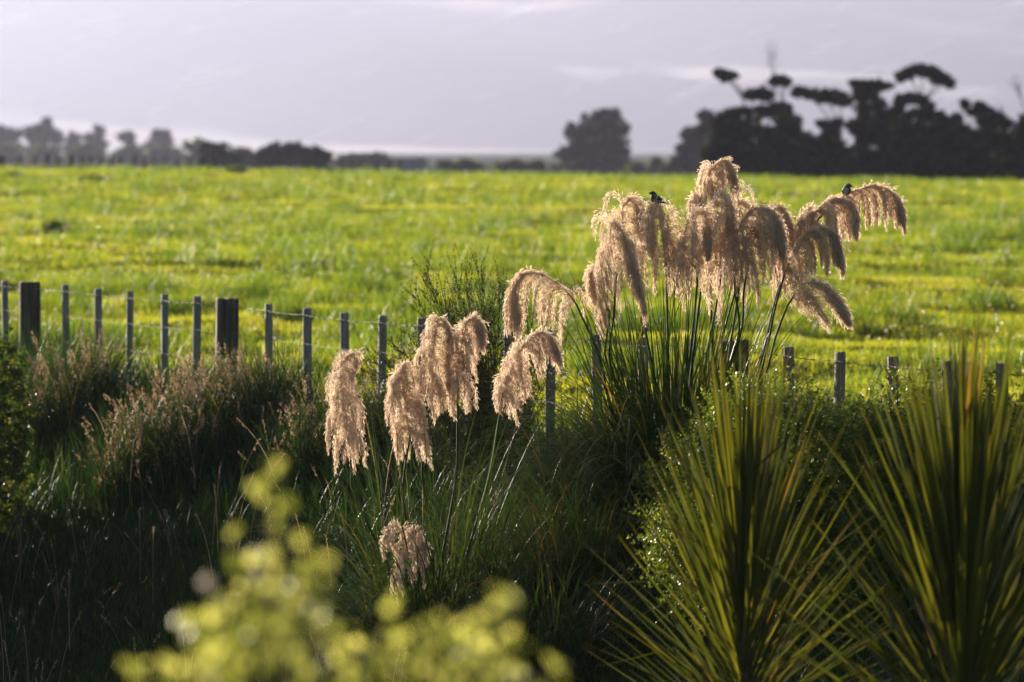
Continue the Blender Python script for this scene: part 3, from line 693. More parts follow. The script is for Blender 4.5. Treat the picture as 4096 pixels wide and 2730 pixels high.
# ------------------------------------------------------------------ cabbage trees
def cabbage(label, px, D, n, seed, top, lmax, axis0, axis1, width):
    rng = np.random.default_rng(seed); bx = (px - 2048) / FPX * D
    base = np.array([bx, D, float(G(bx, D)) - .05]); axis0 -= base[2]; axis1 -= base[2]; root = thing("cabbage_tree", base, label, "cabbage tree", "spiky cabbage trees at the garden edge")
    gt = Geo(); zt = np.linspace(0, axis1, 12)
    gt.tube(base + np.stack([.01 * np.sin(zt * 5), 0 * zt, zt], 1), np.linspace(.05, .03, 12), 10)
    gt.build("trunk", M['bark'], root, smooth=True)
    g = Geo(); u = (np.arange(n) + .5) / n
    s = u ** 1.0
    hz = axis0 + (axis1 - axis0) * s
    ang = np.radians(np.interp(s, [0, .25, .6, 1], [92, 62, 30, 3])) + rng.normal(0, .10, n)
    az = np.arange(n) * 2.39996 + rng.normal(0, .35, n); ang = ang + rng.normal(0, .06, n)
    L = lmax * np.interp(s, [0, .3, .7, .92, 1], [.80, .92, 1.0, 1.0, .92]) * rng.uniform(.82, 1.05, n)
    b = base + np.stack([.03 * np.cos(az), .03 * np.sin(az), hz], 1)
    k = 12; P = np.zeros((n, k + 1, 3)); P[:, 0] = b
    h = np.stack([np.cos(az), np.sin(az), 0 * az], 1); bend = rng.uniform(-.12, .12, n) + np.where(s < .3, .25 * rng.uniform(-.3, 1, n), 0); kink = np.where(rng.uniform(size=n) < .07, rng.uniform(.5, 1.3, n), 0); kj = rng.integers(5, 10, n)
    for j in range(k):
        th = ang + bend * (j / k) + kink * (j >= kj)
        P[:, j + 1] = P[:, j] + (L / k)[:, None] * (np.sin(th)[:, None] * h + np.cos(th)[:, None] * np.array([0, 0, 1.]))
    tw = az + math.pi / 2 + rng.normal(0, .25, n)
    S = np.stack([np.cos(tw), np.sin(tw), 0 * tw], 1)[:, None]
    prof = np.array([.55, .6, .75, .9, 1, 1, .96, .88, .78, .64, .46, .26, .02])
    g.ribbons(P, (width * rng.uniform(.75, 1.15, n))[:, None] * prof[None], S, np.clip(rng.normal(.5, .25, n), 0, 1), fold=.55)
    g.build("leaf", M['cord'], root, kind='stuff')
cabbage("left cabbage tree, a spiky fan of narrow leaves in front of the pampas", 2975, 28.3, 340, 71, 1360, 1.14, -.75, .56, .0112)
cabbage("right cabbage tree, the larger spiky fan reaching over the fence posts", 3860, 26.2, 370, 72, 1340, 1.26, -.75, .62, .0120)

# ------------------------------------------------------------------ blurred bush close to the camera
def forebush():
    rng = np.random.default_rng(81); D0 = 10.0
    base = np.array([(1500 - 2048) / FPX * D0, D0, 0.0]); base[2] = float(G(base[0], base[1]))
    root = thing("garden_bush", base, "yellow green garden bush close by, blurred, with sunlit round leaves", "bush")
    cl = [(640, 1075, 26, 26), (600, 1130, 26, 22), (655, 1150, 28, 16), (620, 1210, 20, 10), (530, 1228, 16, 12), (640, 1215, 16, 8), (560, 1290, 26, 20), (620, 1270, 26, 16), (725, 1300, 34, 50), (690, 1230, 25, 14), (560, 1350, 45, 34), (640, 1350, 50, 34), (715, 1380, 48, 60), (500, 1400, 40, 34), (430, 1425, 26, 26),
          (600, 1440, 80, 100), (500, 1490, 70, 80), (680, 1470, 80, 90), (560, 1540, 110, 130), (450, 1560, 60, 60), (700, 1560, 100, 110), (380, 1535, 28, 22), (310, 1545, 26, 20), (800, 1500, 60, 50), (840, 1560, 80, 80),
          (1155, 1385, 34, 34), (1130, 1450, 50, 50), (1090, 1500, 70, 70), (1000, 1450, 45, 36), (980, 1520, 80, 80), (900, 1500, 50, 40), (900, 1390, 20, 8), (1170, 1540, 70, 60), (1050, 1560, 110, 110), (1250, 1565, 50, 36)]
    gl = Geo(); gw = Geo()
    for cx, cy, r, n in cl:
        n = max(4, int(n * .5)); r *= 1.25
        fx, fy = V2F(cx), V2F(cy); D = D0 + rng.normal(0, .5); c = W(fx, fy, D); rm = r * 1.74 * D / FPX
        d = rdir(rng, n) * (rng.uniform(0, 1, n) ** .5)[:, None] * np.array([rm, max(rm, .05) * 1.3, rm])
        C = c + d; A = unit(rdir(rng, n) + [0, 0, .4]); B = unit(np.cross(A, rdir(rng, n))); s = rng.uniform(.006, .0145, n)[:, None]
        # rounded leaves: hexagons
        K = []
        for a in range(6):
            an = a * math.pi / 3
            K.append(C + A * s * math.cos(an) + B * s * .75 * math.sin(an))
        Vv = np.stack(K, 1); i = np.arange(n) * 6
        q = np.concatenate([np.stack([i, i + 1, i + 2, i + 3], -1), np.stack([i, i + 3, i + 4, i + 5], -1)])
        gl.add(Vv, q, None, np.repeat(rng.uniform(0, 1, n), 6), 0)
        b = base + np.array([rng.normal(0, .08), rng.normal(0, .05), 0])
        b[0] += (c[0] - base[0]) * .55
        gw.tube(spline([b, b * .4 + c * .6 + [(c[0] - b[0]) * -.1, 0, 0], c], 14), np.linspace(.007, .0015, 14), 5, caps=False)
        for e in range(min(n // 4, 14)):
            gw.tube(np.array([c, (c + C[e]) / 2 + [0, 0, -.004], C[e]]), [.0015, .0012, .0008], 4, caps=False)
    gw.build("branch", M['stemwood'], root, kind='stuff'); gl.build("foliage", M['fore'], root, kind='stuff')
    for cx, cy in ((475, 1338), (495, 1555), (590, 1330)):
        c = W(V2F(cx), V2F(cy), D0); g = Geo(); n = 14
        A = rdir(rng, n); B = unit(np.cross(A, rdir(rng, n))); s = .009
        g.cards(c + A * .004, A * s, B * s, rng.uniform(0, 1, n))
        g.tube(np.array([c, c - [0, 0, .02], W(V2F(cx + 70), V2F(cy + 60), D0)]), [.001, .001, .0015], 4, caps=False)
        g.build("blossom", M['petal'], root)
forebush()

# ------------------------------------------------------------------ birds
def loft(secs, m, o2, D, flat=1.0, colf=None, sides=18, ywid=.85, off=0.0):
    """secs rows (u, v, half height[, half depth factor]) in zoom pixels -> one closed skin"""
    S = np.asarray([(s + (ywid,))[:4] if len(s) == 3 else s for s in secs], float)
    n = 40; U = spline(S[:, :2], n)
    d = np.concatenate([[0], np.cumsum(np.linalg.norm(np.diff(S[:, :2], axis=0), axis=1))]); d /= d[-1]
    h = np.interp(np.linspace(0, 1, n), d, S[:, 2]); wf = np.interp(np.linspace(0, 1, n), d, S[:, 3])
    hs = h.copy(); hs[1:-1] = (h[:-2] + 2 * h[1:-1] + h[2:]) / 4
    T = unit(np.gradient(U, axis=0)); N = np.stack([T[:, 1], -T[:, 0]], 1)   # towards the back of the bird when it faces left
    a = np.arange(sides) / sides * 2 * math.pi; V = []; Cc = []
    for i in range(n):
        uv = U[i] + np.cos(a)[:, None] * N[i] * hs[i]
        p = W(o2[0] + .085 * uv[:, 0], o2[1] + .085 * uv[:, 1], D)
        p[:, 1] += np.sin(a) * hs[i] * wf[i] * m + off
        V.append(p); Cc.append([colf(i / (n - 1), math.cos(x)) if colf else (.1, .1, .1) for x in a])
    g = Geo(); V = np.array(V).reshape(-1, 3); Cc = np.array(Cc).reshape(-1, 3)
    i = np.arange(n - 1)[:, None] * sides + np.arange(sides)[None]; j = np.arange(n - 1)[:, None] * sides + (np.arange(sides)[None] + 1) % sides
    tr = [(b, (b + 1) % sides, 0) for b in range(1, sides - 1)] + [((n - 1) * sides, (n - 1) * sides + b, (n - 1) * sides + b + 1) for b in range(1, sides - 1)]
    g.add(V, np.stack([i, j, j + sides, i + sides], -1).reshape(-1, 4), tr, .5, 0.0, Cc)
    return g
DK, BR, GY, PL = (.022, .016, .014), (.06, .038, .024), (.22, .21, .21), (.42, .42, .42)
def male(t, c):      # c = +1 belly/throat side or -1 back side
    back = c < -.15
    if t < .13: return (.02, .018, .016)
    if t < .36: return DK if back else ((.02, .015, .013) if c > .8 else PL if t > .25 else DK)
    if t < .74: return BR if c < -.35 else ((.02, .015, .013) if (c > .9 and t < .46) else GY)
    return BR if c < .3 else (.2, .19, .18)
def female(t, c):
    if t < .13: return (.03, .024, .02)
    if t < .42: return (.055, .042, .03) if c < .45 else (.13, .12, .11)
    return (.08, .055, .035) if c < -.45 else (.25, .235, .22)
def bird(label, o2, D, body, wings, legs, eye, colf, ywid=.85):
    m = .085 * D / FPX
    at = lambda p: W(o2[0] + .085 * p[0], o2[1] + .085 * p[1], D)
    b0 = at(body[len(body) // 2]); root = thing("sparrow", b0, label, "bird", "sparrows perched around the pampas")
    loft(body, m, o2, D, colf=colf, ywid=ywid).build("body", M['bird'], root, smooth=True)
    wc = lambda t, c: (.40, .39, .38) if .34 < t < .42 and abs(c) < .75 else ((.035, .024, .018) if t > .5 else (.075, .045, .028))
    for w, off in wings:
        loft(w, m, o2, D, colf=wc, ywid=.16, sides=14, off=off * m).build("wing", M['bird'], root, smooth=True)
    for off in (-1, 1):
        c = at(eye); c[1] += off * 92 * m; g = Geo()
        a = np.linspace(0, math.pi, 7); g.tube(np.stack([c[0] + 0 * a, c[1] + 12 * m * np.cos(a), c[2] + 0 * a], 1), 13 * m * np.sin(a) + 1e-5, 10)
        g.build("eye", M['horn'], root, smooth=True)
    for k, l in enumerate(legs):
        P = np.array([at(q) for q in l]); P[:, 1] += (60 if k else -60) * m
        g = Geo(); g.tube(spline(P, 8), 9 * m, 6)
        f = P[-1]
        for dx, dy in ((26, -14), (30, 12), (-24, 0)):
            g.tube(np.array([f, f + [dx * m * .6, dy * m, 3 * m], f + [dx * m, dy * m * 1.5, -6 * m]]), [7 * m, 6 * m, 3 * m], 5)
        g.build("leg", M['horn'], root, smooth=True)
    return root
bird("sparrow facing left with black bib and pale cheek, atop the left plumes", (2540, 740), 37.75,
     [(632, 412, 3), (680, 402, 24), (722, 398, 46), (775, 395, 88), (845, 408, 112), (895, 470, 128), (905, 550, 178), (945, 645, 222), (1010, 715, 205), (1095, 765, 150), (1190, 795, 95), (1290, 818, 52, .7), (1400, 845, 36, .7), (1520, 885, 26, .7), (1632, 922, 12, .7)],
     [([(850, 505, 12), (900, 530, 62), (1000, 580, 98), (1120, 640, 92), (1230, 690, 55), (1315, 715, 8)], -185), ([(850, 505, 12), (900, 530, 62), (1000, 580, 98), (1120, 640, 92), (1230, 690, 55), (1315, 715, 8)], 185)],
     [[(960, 850), (950, 900), (965, 945)], [(1020, 860), (1010, 905), (1025, 945)]], (812, 380), male)
bird("plain brown sparrow facing right on the bare stem before the rightmost plume", (3300, 700), 38.0,
     [(1314, 556, 3), (1270, 545, 24), (1228, 538, 46), (1180, 515, 92), (1110, 510, 116), (1065, 575, 145), (1035, 680, 200), (1012, 785, 204), (992, 870, 150), (962, 930, 80), (920, 985, 32, .6), (880, 1040, 14, .6)],
     [([(965, 560, 10), (930, 610, 40), (880, 700, 52), (850, 800, 46), (860, 900, 24), (880, 960, 6)], -90), ([(965, 560, 10), (930, 610, 40), (880, 700, 52), (850, 800, 46), (860, 900, 24), (880, 960, 6)], 90)],
     [[(860, 900), (835, 970), (800, 1030)], [(1090, 850), (1120, 890), (1130, 915)]], (1165, 490), lambda t, c: female(t, -c))
bird("half hidden brown sparrow perched on a fence post behind the pampas stems", (2465, 1225), Dpx(2573) - .02,
     [(1560, 890, 3), (1530, 880, 20), (1505, 878, 40), (1465, 880, 78), (1420, 905, 95), (1385, 970, 120), (1345, 1060, 165), (1310, 1150, 165), (1270, 1240, 115), (1220, 1330, 55), (1160, 1420, 24, .6)],
     [([(1340, 930, 10), (1290, 1000, 45), (1240, 1090, 60), (1200, 1190, 50), (1180, 1290, 20), (1175, 1340, 6)], -100), ([(1340, 930, 10), (1290, 1000, 45), (1240, 1090, 60), (1200, 1190, 50), (1180, 1290, 20), (1175, 1340, 6)], 100)],
     [[(1270, 1280), (1255, 1390), (1260, 1490)], [(1330, 1260), (1340, 1390), (1335, 1490)]], (1455, 870), lambda t, c: female(t, -c))

# ------------------------------------------------------------------ tufts in the pasture
def row_to_y(px, row):
    lo, hi = 48.0, 238.0
    for _ in range(50):
        mid = (lo + hi) / 2
        r = 600 + (CZ - float(G((px - 2048) / FPX * mid, mid))) * FPX / mid
        if r > row: lo = mid
        else: hi = mid
    return lo
def tuft(label, vx, vy, wv, hv, seed, red=False, n=260):
    rng = np.random.default_rng(seed); px, row = V2F(vx), V2F(vy); y = row_to_y(px, row); x = (px - 2048) / FPX * y
    m = 1.7408 * y / FPX; r = wv * m / 2; H = hv * m * 1.15
    base = np.array([x, y, float(G(x, y))]); g = Geo()
    a = rng.uniform(0, 2 * math.pi, n); q = np.sqrt(rng.uniform(0, 1, n)) * r
    P, S = blades(rng, base + np.stack([q * np.cos(a), q * np.sin(a) * .6, 0 * a], 1), rng.uniform(.5, 1.1, n) * H * 1.2, a, np.abs(rng.normal(.2, .2, n)), rng.uniform(.2, 1.2, n), 4)
    g.ribbons(P, (m * 1.1 * rng.uniform(.6, 1.4, n))[:, None] * np.array([.8, 1, .9, .6, .05])[None], S, rng.uniform(0, .6, n) + (.4 if red else 0))
    tag(g.build("weed_tuft", M['seed'] if red else M['conifer'], origin=base), label, "weed", "dark weed tufts in the pasture")
tuft("dark leafy weed tuft in the mid pasture, well left and alone", 130, 535, 56, 26, 91)
tuft("wide low dark weed tuft high in the pasture below the hazy trees", 215, 418, 58, 14, 92)
tuft("small dark weed tuft at the left edge of the far pasture", 32, 410, 30, 14, 93)
tuft("dark weed tuft on the far skyline of the pasture with a rusty top", 545, 392, 46, 17, 94)
tuft("dark green tuft low in the pasture behind the shrub's tips", 1140, 632, 60, 16, 95)

# ------------------------------------------------------------------ far trees
def tree(name, label, z, blobs, D, seed, stems=(), mat='treeleaf', cat="tree", dens=1.0, group="trees along the far field edge", trunk=True, leaf=1.0, skirt=70):
    rng = np.random.default_rng(seed); bl = Z(z, np.array([b[:2] for b in blobs], float)); s = ZOOM[z][2]
    rad = np.array([b[2:4] for b in blobs], float) * s * D / FPX; cen = W(bl[:, 0], bl[:, 1], D)
    bx = cen[:, 0].mean() if not stems else W(*Z(z, stems[0][0]), D)[0]
    base = np.array([bx, D, float(G(bx, D))]); root = thing(name, base, label, cat, group)
    if not stems and skirt:
        lo, hi = (cen[:, 0] - rad[:, 0]).min(), (cen[:, 0] + rad[:, 0]).max(); lo, hi = lo + .12 * (hi - lo), hi - .12 * (hi - lo)
        rz = skirt * D / FPX; nb = max(1, int((hi - lo) / (rz * 3.5)))
        for q in range(nb):
            cx = lo + (hi - lo) * (q + .5) / nb; zc = float(W(2048, 690 - skirt * .1 if skirt > 30 else 684, D)[2])
            cen = np.concatenate([cen, [[cx, D, zc]]]); rad = np.concatenate([rad, [[max((hi - lo) / nb * .75, rz), rz]]])
    C = []; Ssz = []
    for i in range(len(cen)):
        rx, rz = rad[i]; ry = max(rx, rz) * .8
        cell = (.030 * D / 30 * leaf); n = int(min(4200, 70 + 13.0 * dens * rx * rz / (cell * cell)))
        # foliage held in many small clumps, so the outline is ragged and lets light through
        m = int(np.clip(10 + 2.2 * rx * rz / (cell * cell) ** .9 * .22, 14, 90))
        cd = rdir(rng, m) * (rng.uniform(.05, 1.05, m) ** .42)[:, None]
        ci = rng.integers(0, m, n); cr = rng.uniform(.10, .26, m)[ci] * min(rx, rz) ** .5 * max(rx, rz) ** .5
        off = rng.normal(0, .55, (n, 3)) * cr[:, None] * [1.25, 1.1, .7]
        core = (rng.uniform(size=n) < .6)[:, None]; lump = rdir(rng, n) * (rng.uniform(.02, 1.0, n) ** .42)[:, None] * (.93 + rng.normal(0, .05, (n, 1)))
        C.append(cen[i] + np.where(core, lump, cd[ci]) * [rx, ry, rz] + np.where(core, 0, off)); Ssz.append(np.full(n, cell * 1.05) * rng.uniform(.5, 1.3, n))
    C = np.concatenate(C); sz = np.concatenate(Ssz)[:, None]; n = len(C)
    A = rdir(rng, n); A[:, 2] *= .6; A = unit(A); B = unit(np.cross(A, rdir(rng, n)))
    g = Geo(); g.cards(C, A * sz, B * sz * .7, np.clip(rng.normal(.45, .25, n), 0, 1))
    g.build("crown", M[mat], root, kind='stuff')
    gt = Geo(); tr = s * D / FPX
    if trunk:
        top = cen[np.argmax(cen[:, 2])]
        if stems:
            for st in stems:
                q = Z(z, np.array(st, float)); P = W(q[:, 0], q[:, 1], D); gt.tube(spline(P, 10), np.linspace(15, 6, 10) * tr, 6, caps=False)
            q0 = W(*Z(z, np.array(stems[0][0], float)), D)
            gt.tube(spline([base - [0, 0, .3], base * .5 + q0 * .5, q0], 6), np.linspace(14, 9, 6) * tr, 7)
        else:
            gt.tube(spline([base - [0, 0, .3], base * .4 + top * .6, top], 8), np.linspace(16, 4, 8) * tr, 7)
            for i in range(len(cen)):
                gt.tube(spline([base * .5 + top * .5, (base + top) * .25 + cen[i] * .5 + [0, 0, .1], cen[i]], 7), np.linspace(6, 2, 7) * tr, 5, caps=False)
        gt.build("trunk", M['bark'], root, smooth=True)
    return root
# right hand shelter belt
tree("shelter_tree", "grey hazy tree farther off, at the left end of the dark belt", 'a', [(180, 1000, 95, 80), (240, 1150, 130, 130), (320, 1300, 170, 110), (90, 1180, 60, 30), (120, 1320, 200, 90)], 620, 201)
tree("shelter_tree", "grey round tree behind the left shoulder of the dark belt", 'a', [(365, 785, 90, 75), (420, 900, 110, 130), (330, 960, 90, 90), (470, 1050, 140, 200), (420, 1280, 160, 150)], 560, 202)
tree("shelter_tree", "broad dark dome shaped tree, leftmost of the near dark belt", 'a', [(720, 830, 240, 150), (560, 900, 130, 170), (620, 1080, 230, 220), (880, 1000, 260, 210), (520, 1260, 230, 190), (800, 1290, 330, 170)], 300, 203)
tree("umbrella_tree", "leaning slender tree with small flat crown poking above the dome shaped tree", 'a', [(540, 275, 70, 45), (630, 310, 105, 38), (590, 330, 50, 35)], 310, 204, stems=[[(830, 700), (790, 560), (700, 450), (620, 350)], [(790, 560), (740, 430), (560, 300)]])
tree("umbrella_tree", "flat topped tree with two tiers of foliage behind the dome shaped tree", 'a', [(1000, 510, 160, 62), (900, 530, 90, 50), (1090, 550, 70, 40), (1240, 665, 125, 50), (1130, 730, 120, 50), (1280, 740, 80, 50), (1000, 720, 90, 60)], 306, 205, stems=[[(1000, 950), (950, 750), (900, 560)], [(1000, 950), (1020, 700), (1030, 540)], [(1000, 950), (1150, 800), (1230, 690)]], dens=.75)
tree("umbrella_tree", "thin tree with a small twin tuft crown beside the flat topped tree", 'a', [(1175, 380, 50, 42), (1290, 375, 68, 48), (1240, 350, 40, 30)], 312, 206, stems=[[(1265, 800), (1265, 600), (1190, 400)], [(1265, 700), (1270, 550), (1300, 400)]])
tree("umbrella_tree", "wide flat crowned tree reaching left from the tallest dark tree", 'a', [(1460, 500, 100, 48), (1580, 515, 90, 45), (1700, 560, 100, 50), (1850, 540, 150, 80), (1960, 600, 140, 80)], 308, 207, stems=[[(1950, 1100), (1850, 850), (1600, 560)], [(1950, 1100), (1900, 800), (1750, 580)], [(1950, 1100), (1960, 850), (1930, 640)]])
tree("shelter_tree", "dark rounded tree filling the belt below the two tier tree", 'a', [(1350, 870, 150, 110), (1250, 1000, 230, 170), (1430, 1080, 240, 190), (1150, 1220, 280, 200), (1450, 1300, 280, 150)], 298, 208)
tree("shelter_bush", "low scrubby bush with pale gaps between the dark trees", 'a', [(1740, 870, 60, 32), (1900, 860, 55, 36), (1830, 950, 90, 30), (1800, 1060, 150, 70), (1700, 1180, 200, 150), (1750, 1330, 260, 130)], 302, 209, dens=.8, cat="bush")
tree("shelter_tree", "tallest dark tree with layered flat top in the middle of the belt", 'a', [(2180, 410, 120, 50), (2330, 420, 130, 50), (2440, 430, 120, 30), (2230, 520, 170, 90), (2300, 660, 190, 140), (2270, 880, 260, 190), (2350, 1100, 320, 220), (2250, 1320, 330, 150)], 300, 210)
tree("umbrella_tree", "umbrella pine with a wide flat crown on bare forked stems", 'b', [(690, 290, 95, 65), (820, 240, 130, 55), (960, 275, 130, 70), (1090, 350, 110, 80), (1190, 380, 60, 65), (620, 330, 50, 50)], 305, 211, stems=[[(860, 800), (850, 560), (720, 340)], [(860, 800), (870, 520), (870, 300)], [(860, 800), (900, 580), (1080, 400)], [(900, 700), (960, 560), (1130, 420)]])
tree("shelter_tree", "dark tree with pale holes below the umbrella pine", 'b', [(620, 590, 90, 45), (740, 570, 100, 45), (860, 610, 90, 50), (940, 690, 80, 70), (560, 720, 90, 50), (800, 780, 180, 60), (850, 960, 160, 160), (480, 900, 180, 170), (560, 1220, 250, 230), (850, 1280, 260, 220)], 298, 212, dens=.85)
tree("shelter_tree", "sloping dark tree to the right of the umbrella pine", 'b', [(1060, 830, 130, 100), (1180, 900, 150, 90), (1290, 830, 60, 60), (1150, 1060, 230, 190), (1330, 1000, 150, 130), (1200, 1320, 300, 190)], 296, 213)
tree("shelter_tree", "rusty brown layered tree near the right end of the belt", 'b', [(1560, 680, 80, 26), (1490, 760, 55, 28), (1660, 740, 80, 32), (1750, 810, 110, 60), (1860, 870, 120, 70), (1620, 860, 60, 40), (1700, 1020, 260, 130), (1650, 1280, 320, 220), (1390, 650, 28, 34)], 299, 214, dens=.85)
tree("shelter_tree", "dark tree cut off by the right edge of the photo", 'b', [(2110, 860, 60, 100), (2060, 1000, 130, 120), (2020, 1200, 220, 220), (2200, 1100, 200, 250), (2050, 1400, 250, 130)], 297, 215)
tree("shelter_bush", "dark undergrowth bush closing the belt left of its tallest tree", 'a', [(1500, 1150, 200, 170), (1700, 1230, 200, 170), (1900, 1200, 190, 190), (1620, 1360, 300, 120)], 296, 216, cat="bush")
tree("shelter_bush", "dark undergrowth bush under the umbrella pine's bare stems", 'b', [(650, 1000, 210, 170), (900, 1080, 230, 190), (760, 1280, 300, 180)], 295, 217, cat="bush")
tree("shelter_bush", "dark undergrowth bush between the sloping tree and the rusty tree", 'b', [(1380, 1120, 170, 180), (1560, 1180, 190, 160), (1500, 1340, 300, 140), (1850, 1120, 180, 170)], 294, 218, cat="bush")
def bare(label, z, stems, D, rad, seed):
    rng = np.random.default_rng(seed); q0 = Z(z, np.array(stems[0][0], float)); p0 = W(q0[0], q0[1], D); base = np.array([p0[0], D, float(G(p0[0], D))])
    g = Geo(); tr = ZOOM[z][2] * D / FPX
    g.tube(spline([base - [0, 0, .2], (base + p0) / 2, p0], 6), np.linspace(rad * 1.6, rad, 6) * tr, 6)
    for st in stems:
        q = Z(z, np.array(st, float)); P = spline(W(q[:, 0], q[:, 1], D), 12); g.tube(P, np.linspace(rad, rad * .35, 12) * tr, 5, caps=False)
        for e in range(7):
            j = rng.integers(4, 12); d = unit(np.array([rng.normal(0, .6), rng.normal(0, .3), 1])); g.tube(np.array([P[j], P[j] + d * 25 * tr, P[j] + d * 60 * tr + [0, 0, 4 * tr]]), np.array([.4, .3, .15]) * rad * tr, 4, caps=False)
    tag(g.build("bare_tree", M['bark'], origin=base), label, "bare tree", "bare trees in the far belt")
bare("bare thin tree with forked twigs at the right edge above the belt", 'b', [[(2130, 900), (2100, 700), (2030, 530), (1930, 400)], [(2100, 700), (2050, 540), (2060, 330)], [(2060, 560), (2000, 420), (1970, 330)]], 310, 9, 221)
bare("short bare spike between rusty tree and right edge", 'b', [[(1870, 900), (1840, 760), (1790, 650)]], 305, 12, 222)
bare("very faint bare tree rising highest behind the twin tuft tree", 'a', [[(1180, 600), (1160, 300), (1110, 180), (1080, 20)], [(1160, 300), (1180, 150), (1170, -60)], [(1120, 200), (1130, 60), (1100, -110)]], 1150, 9, 223)
# lone tree and bushes in the middle
tree("lone_tree", "lone grey dome shaped tree with drooping skirt in the middle distance", 'e', [(400, 450, 105, 60), (440, 415, 75, 32), (320, 500, 85, 65), (470, 500, 75, 65), (390, 560, 130, 80), (290, 580, 70, 40), (235, 595, 45, 20), (480, 590, 65, 60), (370, 630, 100, 40), (510, 640, 50, 26)], 740, 231, leaf=.8)
bushes = [('e', [(660, 640, 24, 32), (665, 665, 34, 20)], 700, "small grey bush between lone tree and dark belt", 'palebush'),
          ('e', [(740, 652, 60, 20), (800, 645, 50, 30)], 680, "low grey bush at the foot of the hazy tree", 'palebush'),
          ('e', [(570, 655, 30, 18)], 700, "tiny bush touching the right skirt of the lone tree", 'palebush'),
          ('e', [(20, 650, 24, 14), (60, 658, 30, 10)], 620, "tiny bush on the skyline left of the lone tree", 'palebush'),
          ('e', [(112, 655, 28, 14)], 620, "tiny rounded bush just left of the lone tree's skirt", 'palebush'),
          ('d', [(1510, 190, 40, 18), (1560, 205, 50, 10)], 620, "low bush right of the blue shed on the skyline", 'palebush'),
          ('d', [(1645, 190, 30, 30), (1700, 205, 40, 12)], 620, "pointed little bush on the open skyline", 'palebush'),
          ('d', [(1965, 195, 40, 22), (1900, 205, 60, 10)], 620, "small bush with a low wing halfway to the lone tree", 'palebush'),
          ('d', [(2105, 198, 36, 18)], 620, "small bush nearest the lone tree on the open skyline", 'palebush')]
for i, (z, b, D, lab, mt) in enumerate(bushes):
    tree("skyline_bush", lab, z, b, D, 240 + i, mat=mt, cat="bush", group="small bushes on the skyline", trunk=False, skirt=9)
# left hazy belt
left = [('c', [(20, 260, 55, 90), (-30, 300, 90, 130), (30, 400, 80, 120)], 1350, "hazy tree cut off by the left edge of the photo"),
        ('c', [(140, 270, 80, 75), (130, 380, 110, 120)], 1380, "hazy rounded tree second from the left edge"),
        ('c', [(440, 240, 170, 100), (485, 150, 48, 60), (330, 260, 90, 80), (560, 290, 110, 90), (430, 380, 220, 120)], 1320, "largest hazy tree of the left belt with a small peak"),
        ('c', [(770, 300, 65, 60), (750, 400, 100, 90)], 1400, "small hazy round tree right of the peaked tree"),
        ('c', [(990, 290, 110, 50), (1030, 215, 46, 50), (1000, 380, 130, 80)], 1400, "hazy tree with a knob shaped top in the left belt"),
        ('c', [(1330, 290, 100, 45), (1330, 265, 70, 30), (1350, 400, 60, 40)], 1420, "hazy mushroom shaped tree standing free in the left belt"),
        ('c', [(1690, 260, 115, 55), (1680, 330, 140, 70), (1640, 400, 170, 60)], 1380, "hazy flat domed tree at the right of the mushroom tree")]
for i, (z, b, D, lab) in enumerate(left):
    tree("hazy_tree", lab, z, b, D, 260 + i, group="hazy trees of the left belt", leaf=.8)
hedge = [('c', [(80, 430, 120, 60), (120, 520, 160, 60)], 1150, "pale bush low at the left edge behind the far fence"),
         ('c', [(480, 430, 150, 55), (480, 520, 200, 60)], 1150, "yellowish bush under the largest hazy tree"),
         ('c', [(900, 430, 180, 70), (900, 520, 230, 60)], 1150, "grey hedge bush under the knob topped tree"),
         ('c', [(1330, 470, 200, 60), (1330, 530, 220, 50)], 1150, "grey hedge bush below the mushroom shaped tree"),
         ('c', [(1720, 450, 220, 60), (1720, 530, 240, 50)], 1150, "grey hedge bush below the flat domed tree"),
         ('c', [(2080, 380, 170, 75), (2120, 480, 220, 90)], 950, "green grey hedge bush rising before the dark bush"),
         ('d', [(40, 110, 90, 50), (60, 160, 150, 40), (-30, 90, 50, 40)], 520, "dark low tree left of the dark twin bush"),
         ('d', [(230, 155, 90, 45), (190, 120, 60, 30)], 620, "greyish bush filling the gap between the dark bushes"),
         ('d', [(400, 110, 110, 50), (500, 100, 90, 50), (440, 160, 160, 40)], 500, "widest dark bush on the left skyline"),
         ('d', [(650, 120, 90, 40), (700, 145, 70, 35), (650, 170, 130, 30)], 500, "dark bush sloping down towards the shed"),
         ('d', [(880, 165, 110, 30), (950, 150, 60, 26)], 800, "grey bush between dark bush and blue shed"),
         ('d', [(1070, 150, 60, 30), (1110, 180, 110, 24)], 800, "grey bush next to the blue shed")]
for i, (z, b, D, lab) in enumerate(hedge):
    tree("hedge_bush", lab, z, b, D, 280 + i, mat='palebush' if i < 6 or D > 600 else 'treeleaf', cat="bush", group="bushes of the far left hedge", trunk=False, skirt=30)

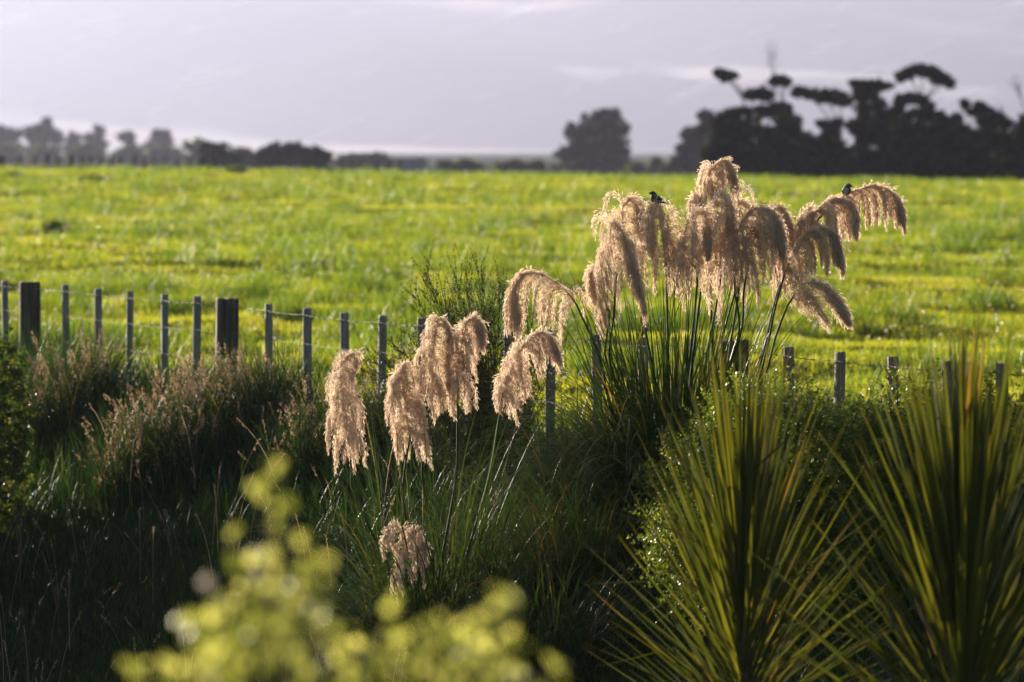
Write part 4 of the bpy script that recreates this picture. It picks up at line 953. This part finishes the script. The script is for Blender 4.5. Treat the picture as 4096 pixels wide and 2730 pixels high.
# shed on the skyline
def shed():
    D = 700.0; a = W(*Z('d', (1215, 210)), D); b = W(*Z('d', (1392, 150)), D)
    x0, x1, zt = a[0], b[0], b[2]; zb = float(G(x0, D)) - .2; dp = 5.0
    root = thing("shed", ((x0 + x1) / 2, D, zb), "small flat roofed blue grey shed on the skyline at the end of the hedge", "shed")
    def box(p, q):
        g = Geo(); V = np.array([[x, y, z] for x in (p[0], q[0]) for y in (p[1], q[1]) for z in (p[2], q[2])], float)
        g.add(V, [(0, 1, 3, 2), (4, 6, 7, 5), (0, 4, 5, 1), (2, 3, 7, 6), (0, 2, 6, 4), (1, 5, 7, 3)]); return g
    box((x0, D, zb), (x1, D + dp, zt - .14)).build("wall", M['tin'], root)
    box((x0 - .25, D - .3, zt - .14), (x1 + .25, D + dp + .3, zt)).build("roof", M['tinroof'], root)
    box((x0 + 1.5, D - .06, zb), (x0 + 2.9, D - .003, zt - .5)).build("door", M['tinroof'], root)
shed()
# far fence along the crest on the left
fz = [(5, 480, 2), (200, 490, 1), (355, 490, 1), (485, 470, 1.3), (600, 490, .8), (735, 470, 1.5), (850, 490, 1), (935, 490, 1), (1045, 490, 1), (1160, 490, 1), (1260, 490, 1), (1400, 480, 1.3), (1500, 495, .9), (1600, 495, .8), (1720, 495, .8), (1850, 495, .8), (1970, 500, .8), (2090, 485, 1.4), (2200, 500, .8)]
fz = [(Z('c', (a, b)), w) for a, b, w in fz] + [(Z('d', (a, 165)), w) for a, w in ((830, .7), (900, .7), (1050, 1.1), (1210, 1.2), (960, .7), (1130, .7))]
DF = 258.0
q = np.array([W(f[0], f[1], DF) for f, _ in fz]); order = np.argsort(q[:, 0])
ff = thing("fence", (q[order[0], 0], DF, float(G(q[order[0], 0], DF))), "far row of blurred dark posts along the left skyline", "fence")
for i in order:
    g = Geo(); x, y, zt = q[i]; zb = float(G(x, y)) - .3; r = .085 * fz[i][1]
    g.tube(np.array([[x, y, zb], [x, y, (zb + zt) / 2], [x + .01, y, zt - .02], [x + .01, y, zt]]), [r, r, r, r * .85], 8); g.build("post", M['oldpost'], ff)
for dz in (.1, .5):
    g = Geo(); g.tube(np.array([q[i] - [0, .12, dz] for i in order]), .004, 4, caps=False); g.build("plain_wire", M['wire'], ff)

# ------------------------------------------------------------------ haze
hg = Geo()
x0, x1, y0, y1, z0, z1 = -3500, 3500, -120, 13500, -220, 560
V = np.array([[x, y, z] for x in (x0, x1) for y in (y0, y1) for z in (z0, z1)], float)
hg.add(V, [(0, 1, 3, 2), (4, 6, 7, 5), (0, 4, 5, 1), (2, 3, 7, 6), (0, 2, 6, 4), (1, 5, 7, 3)])
hm, ns, ls = nt("morning haze"); ns.remove(ns["Principled BSDF"])
pv = ns.new("ShaderNodeVolumePrincipled"); pv.inputs["Color"].default_value = (.215, .226, .325, 1)
pv.inputs["Density"].default_value = 0.0001; pv.inputs["Anisotropy"].default_value = .58
ls.new(pv.outputs[0], ns["Material Output"].inputs["Volume"])
ho = hg.build("haze", hm, kind='stuff')
ho['label'] = "pale lilac haze hanging over pasture, trees and hills"; ho['category'] = "haze"
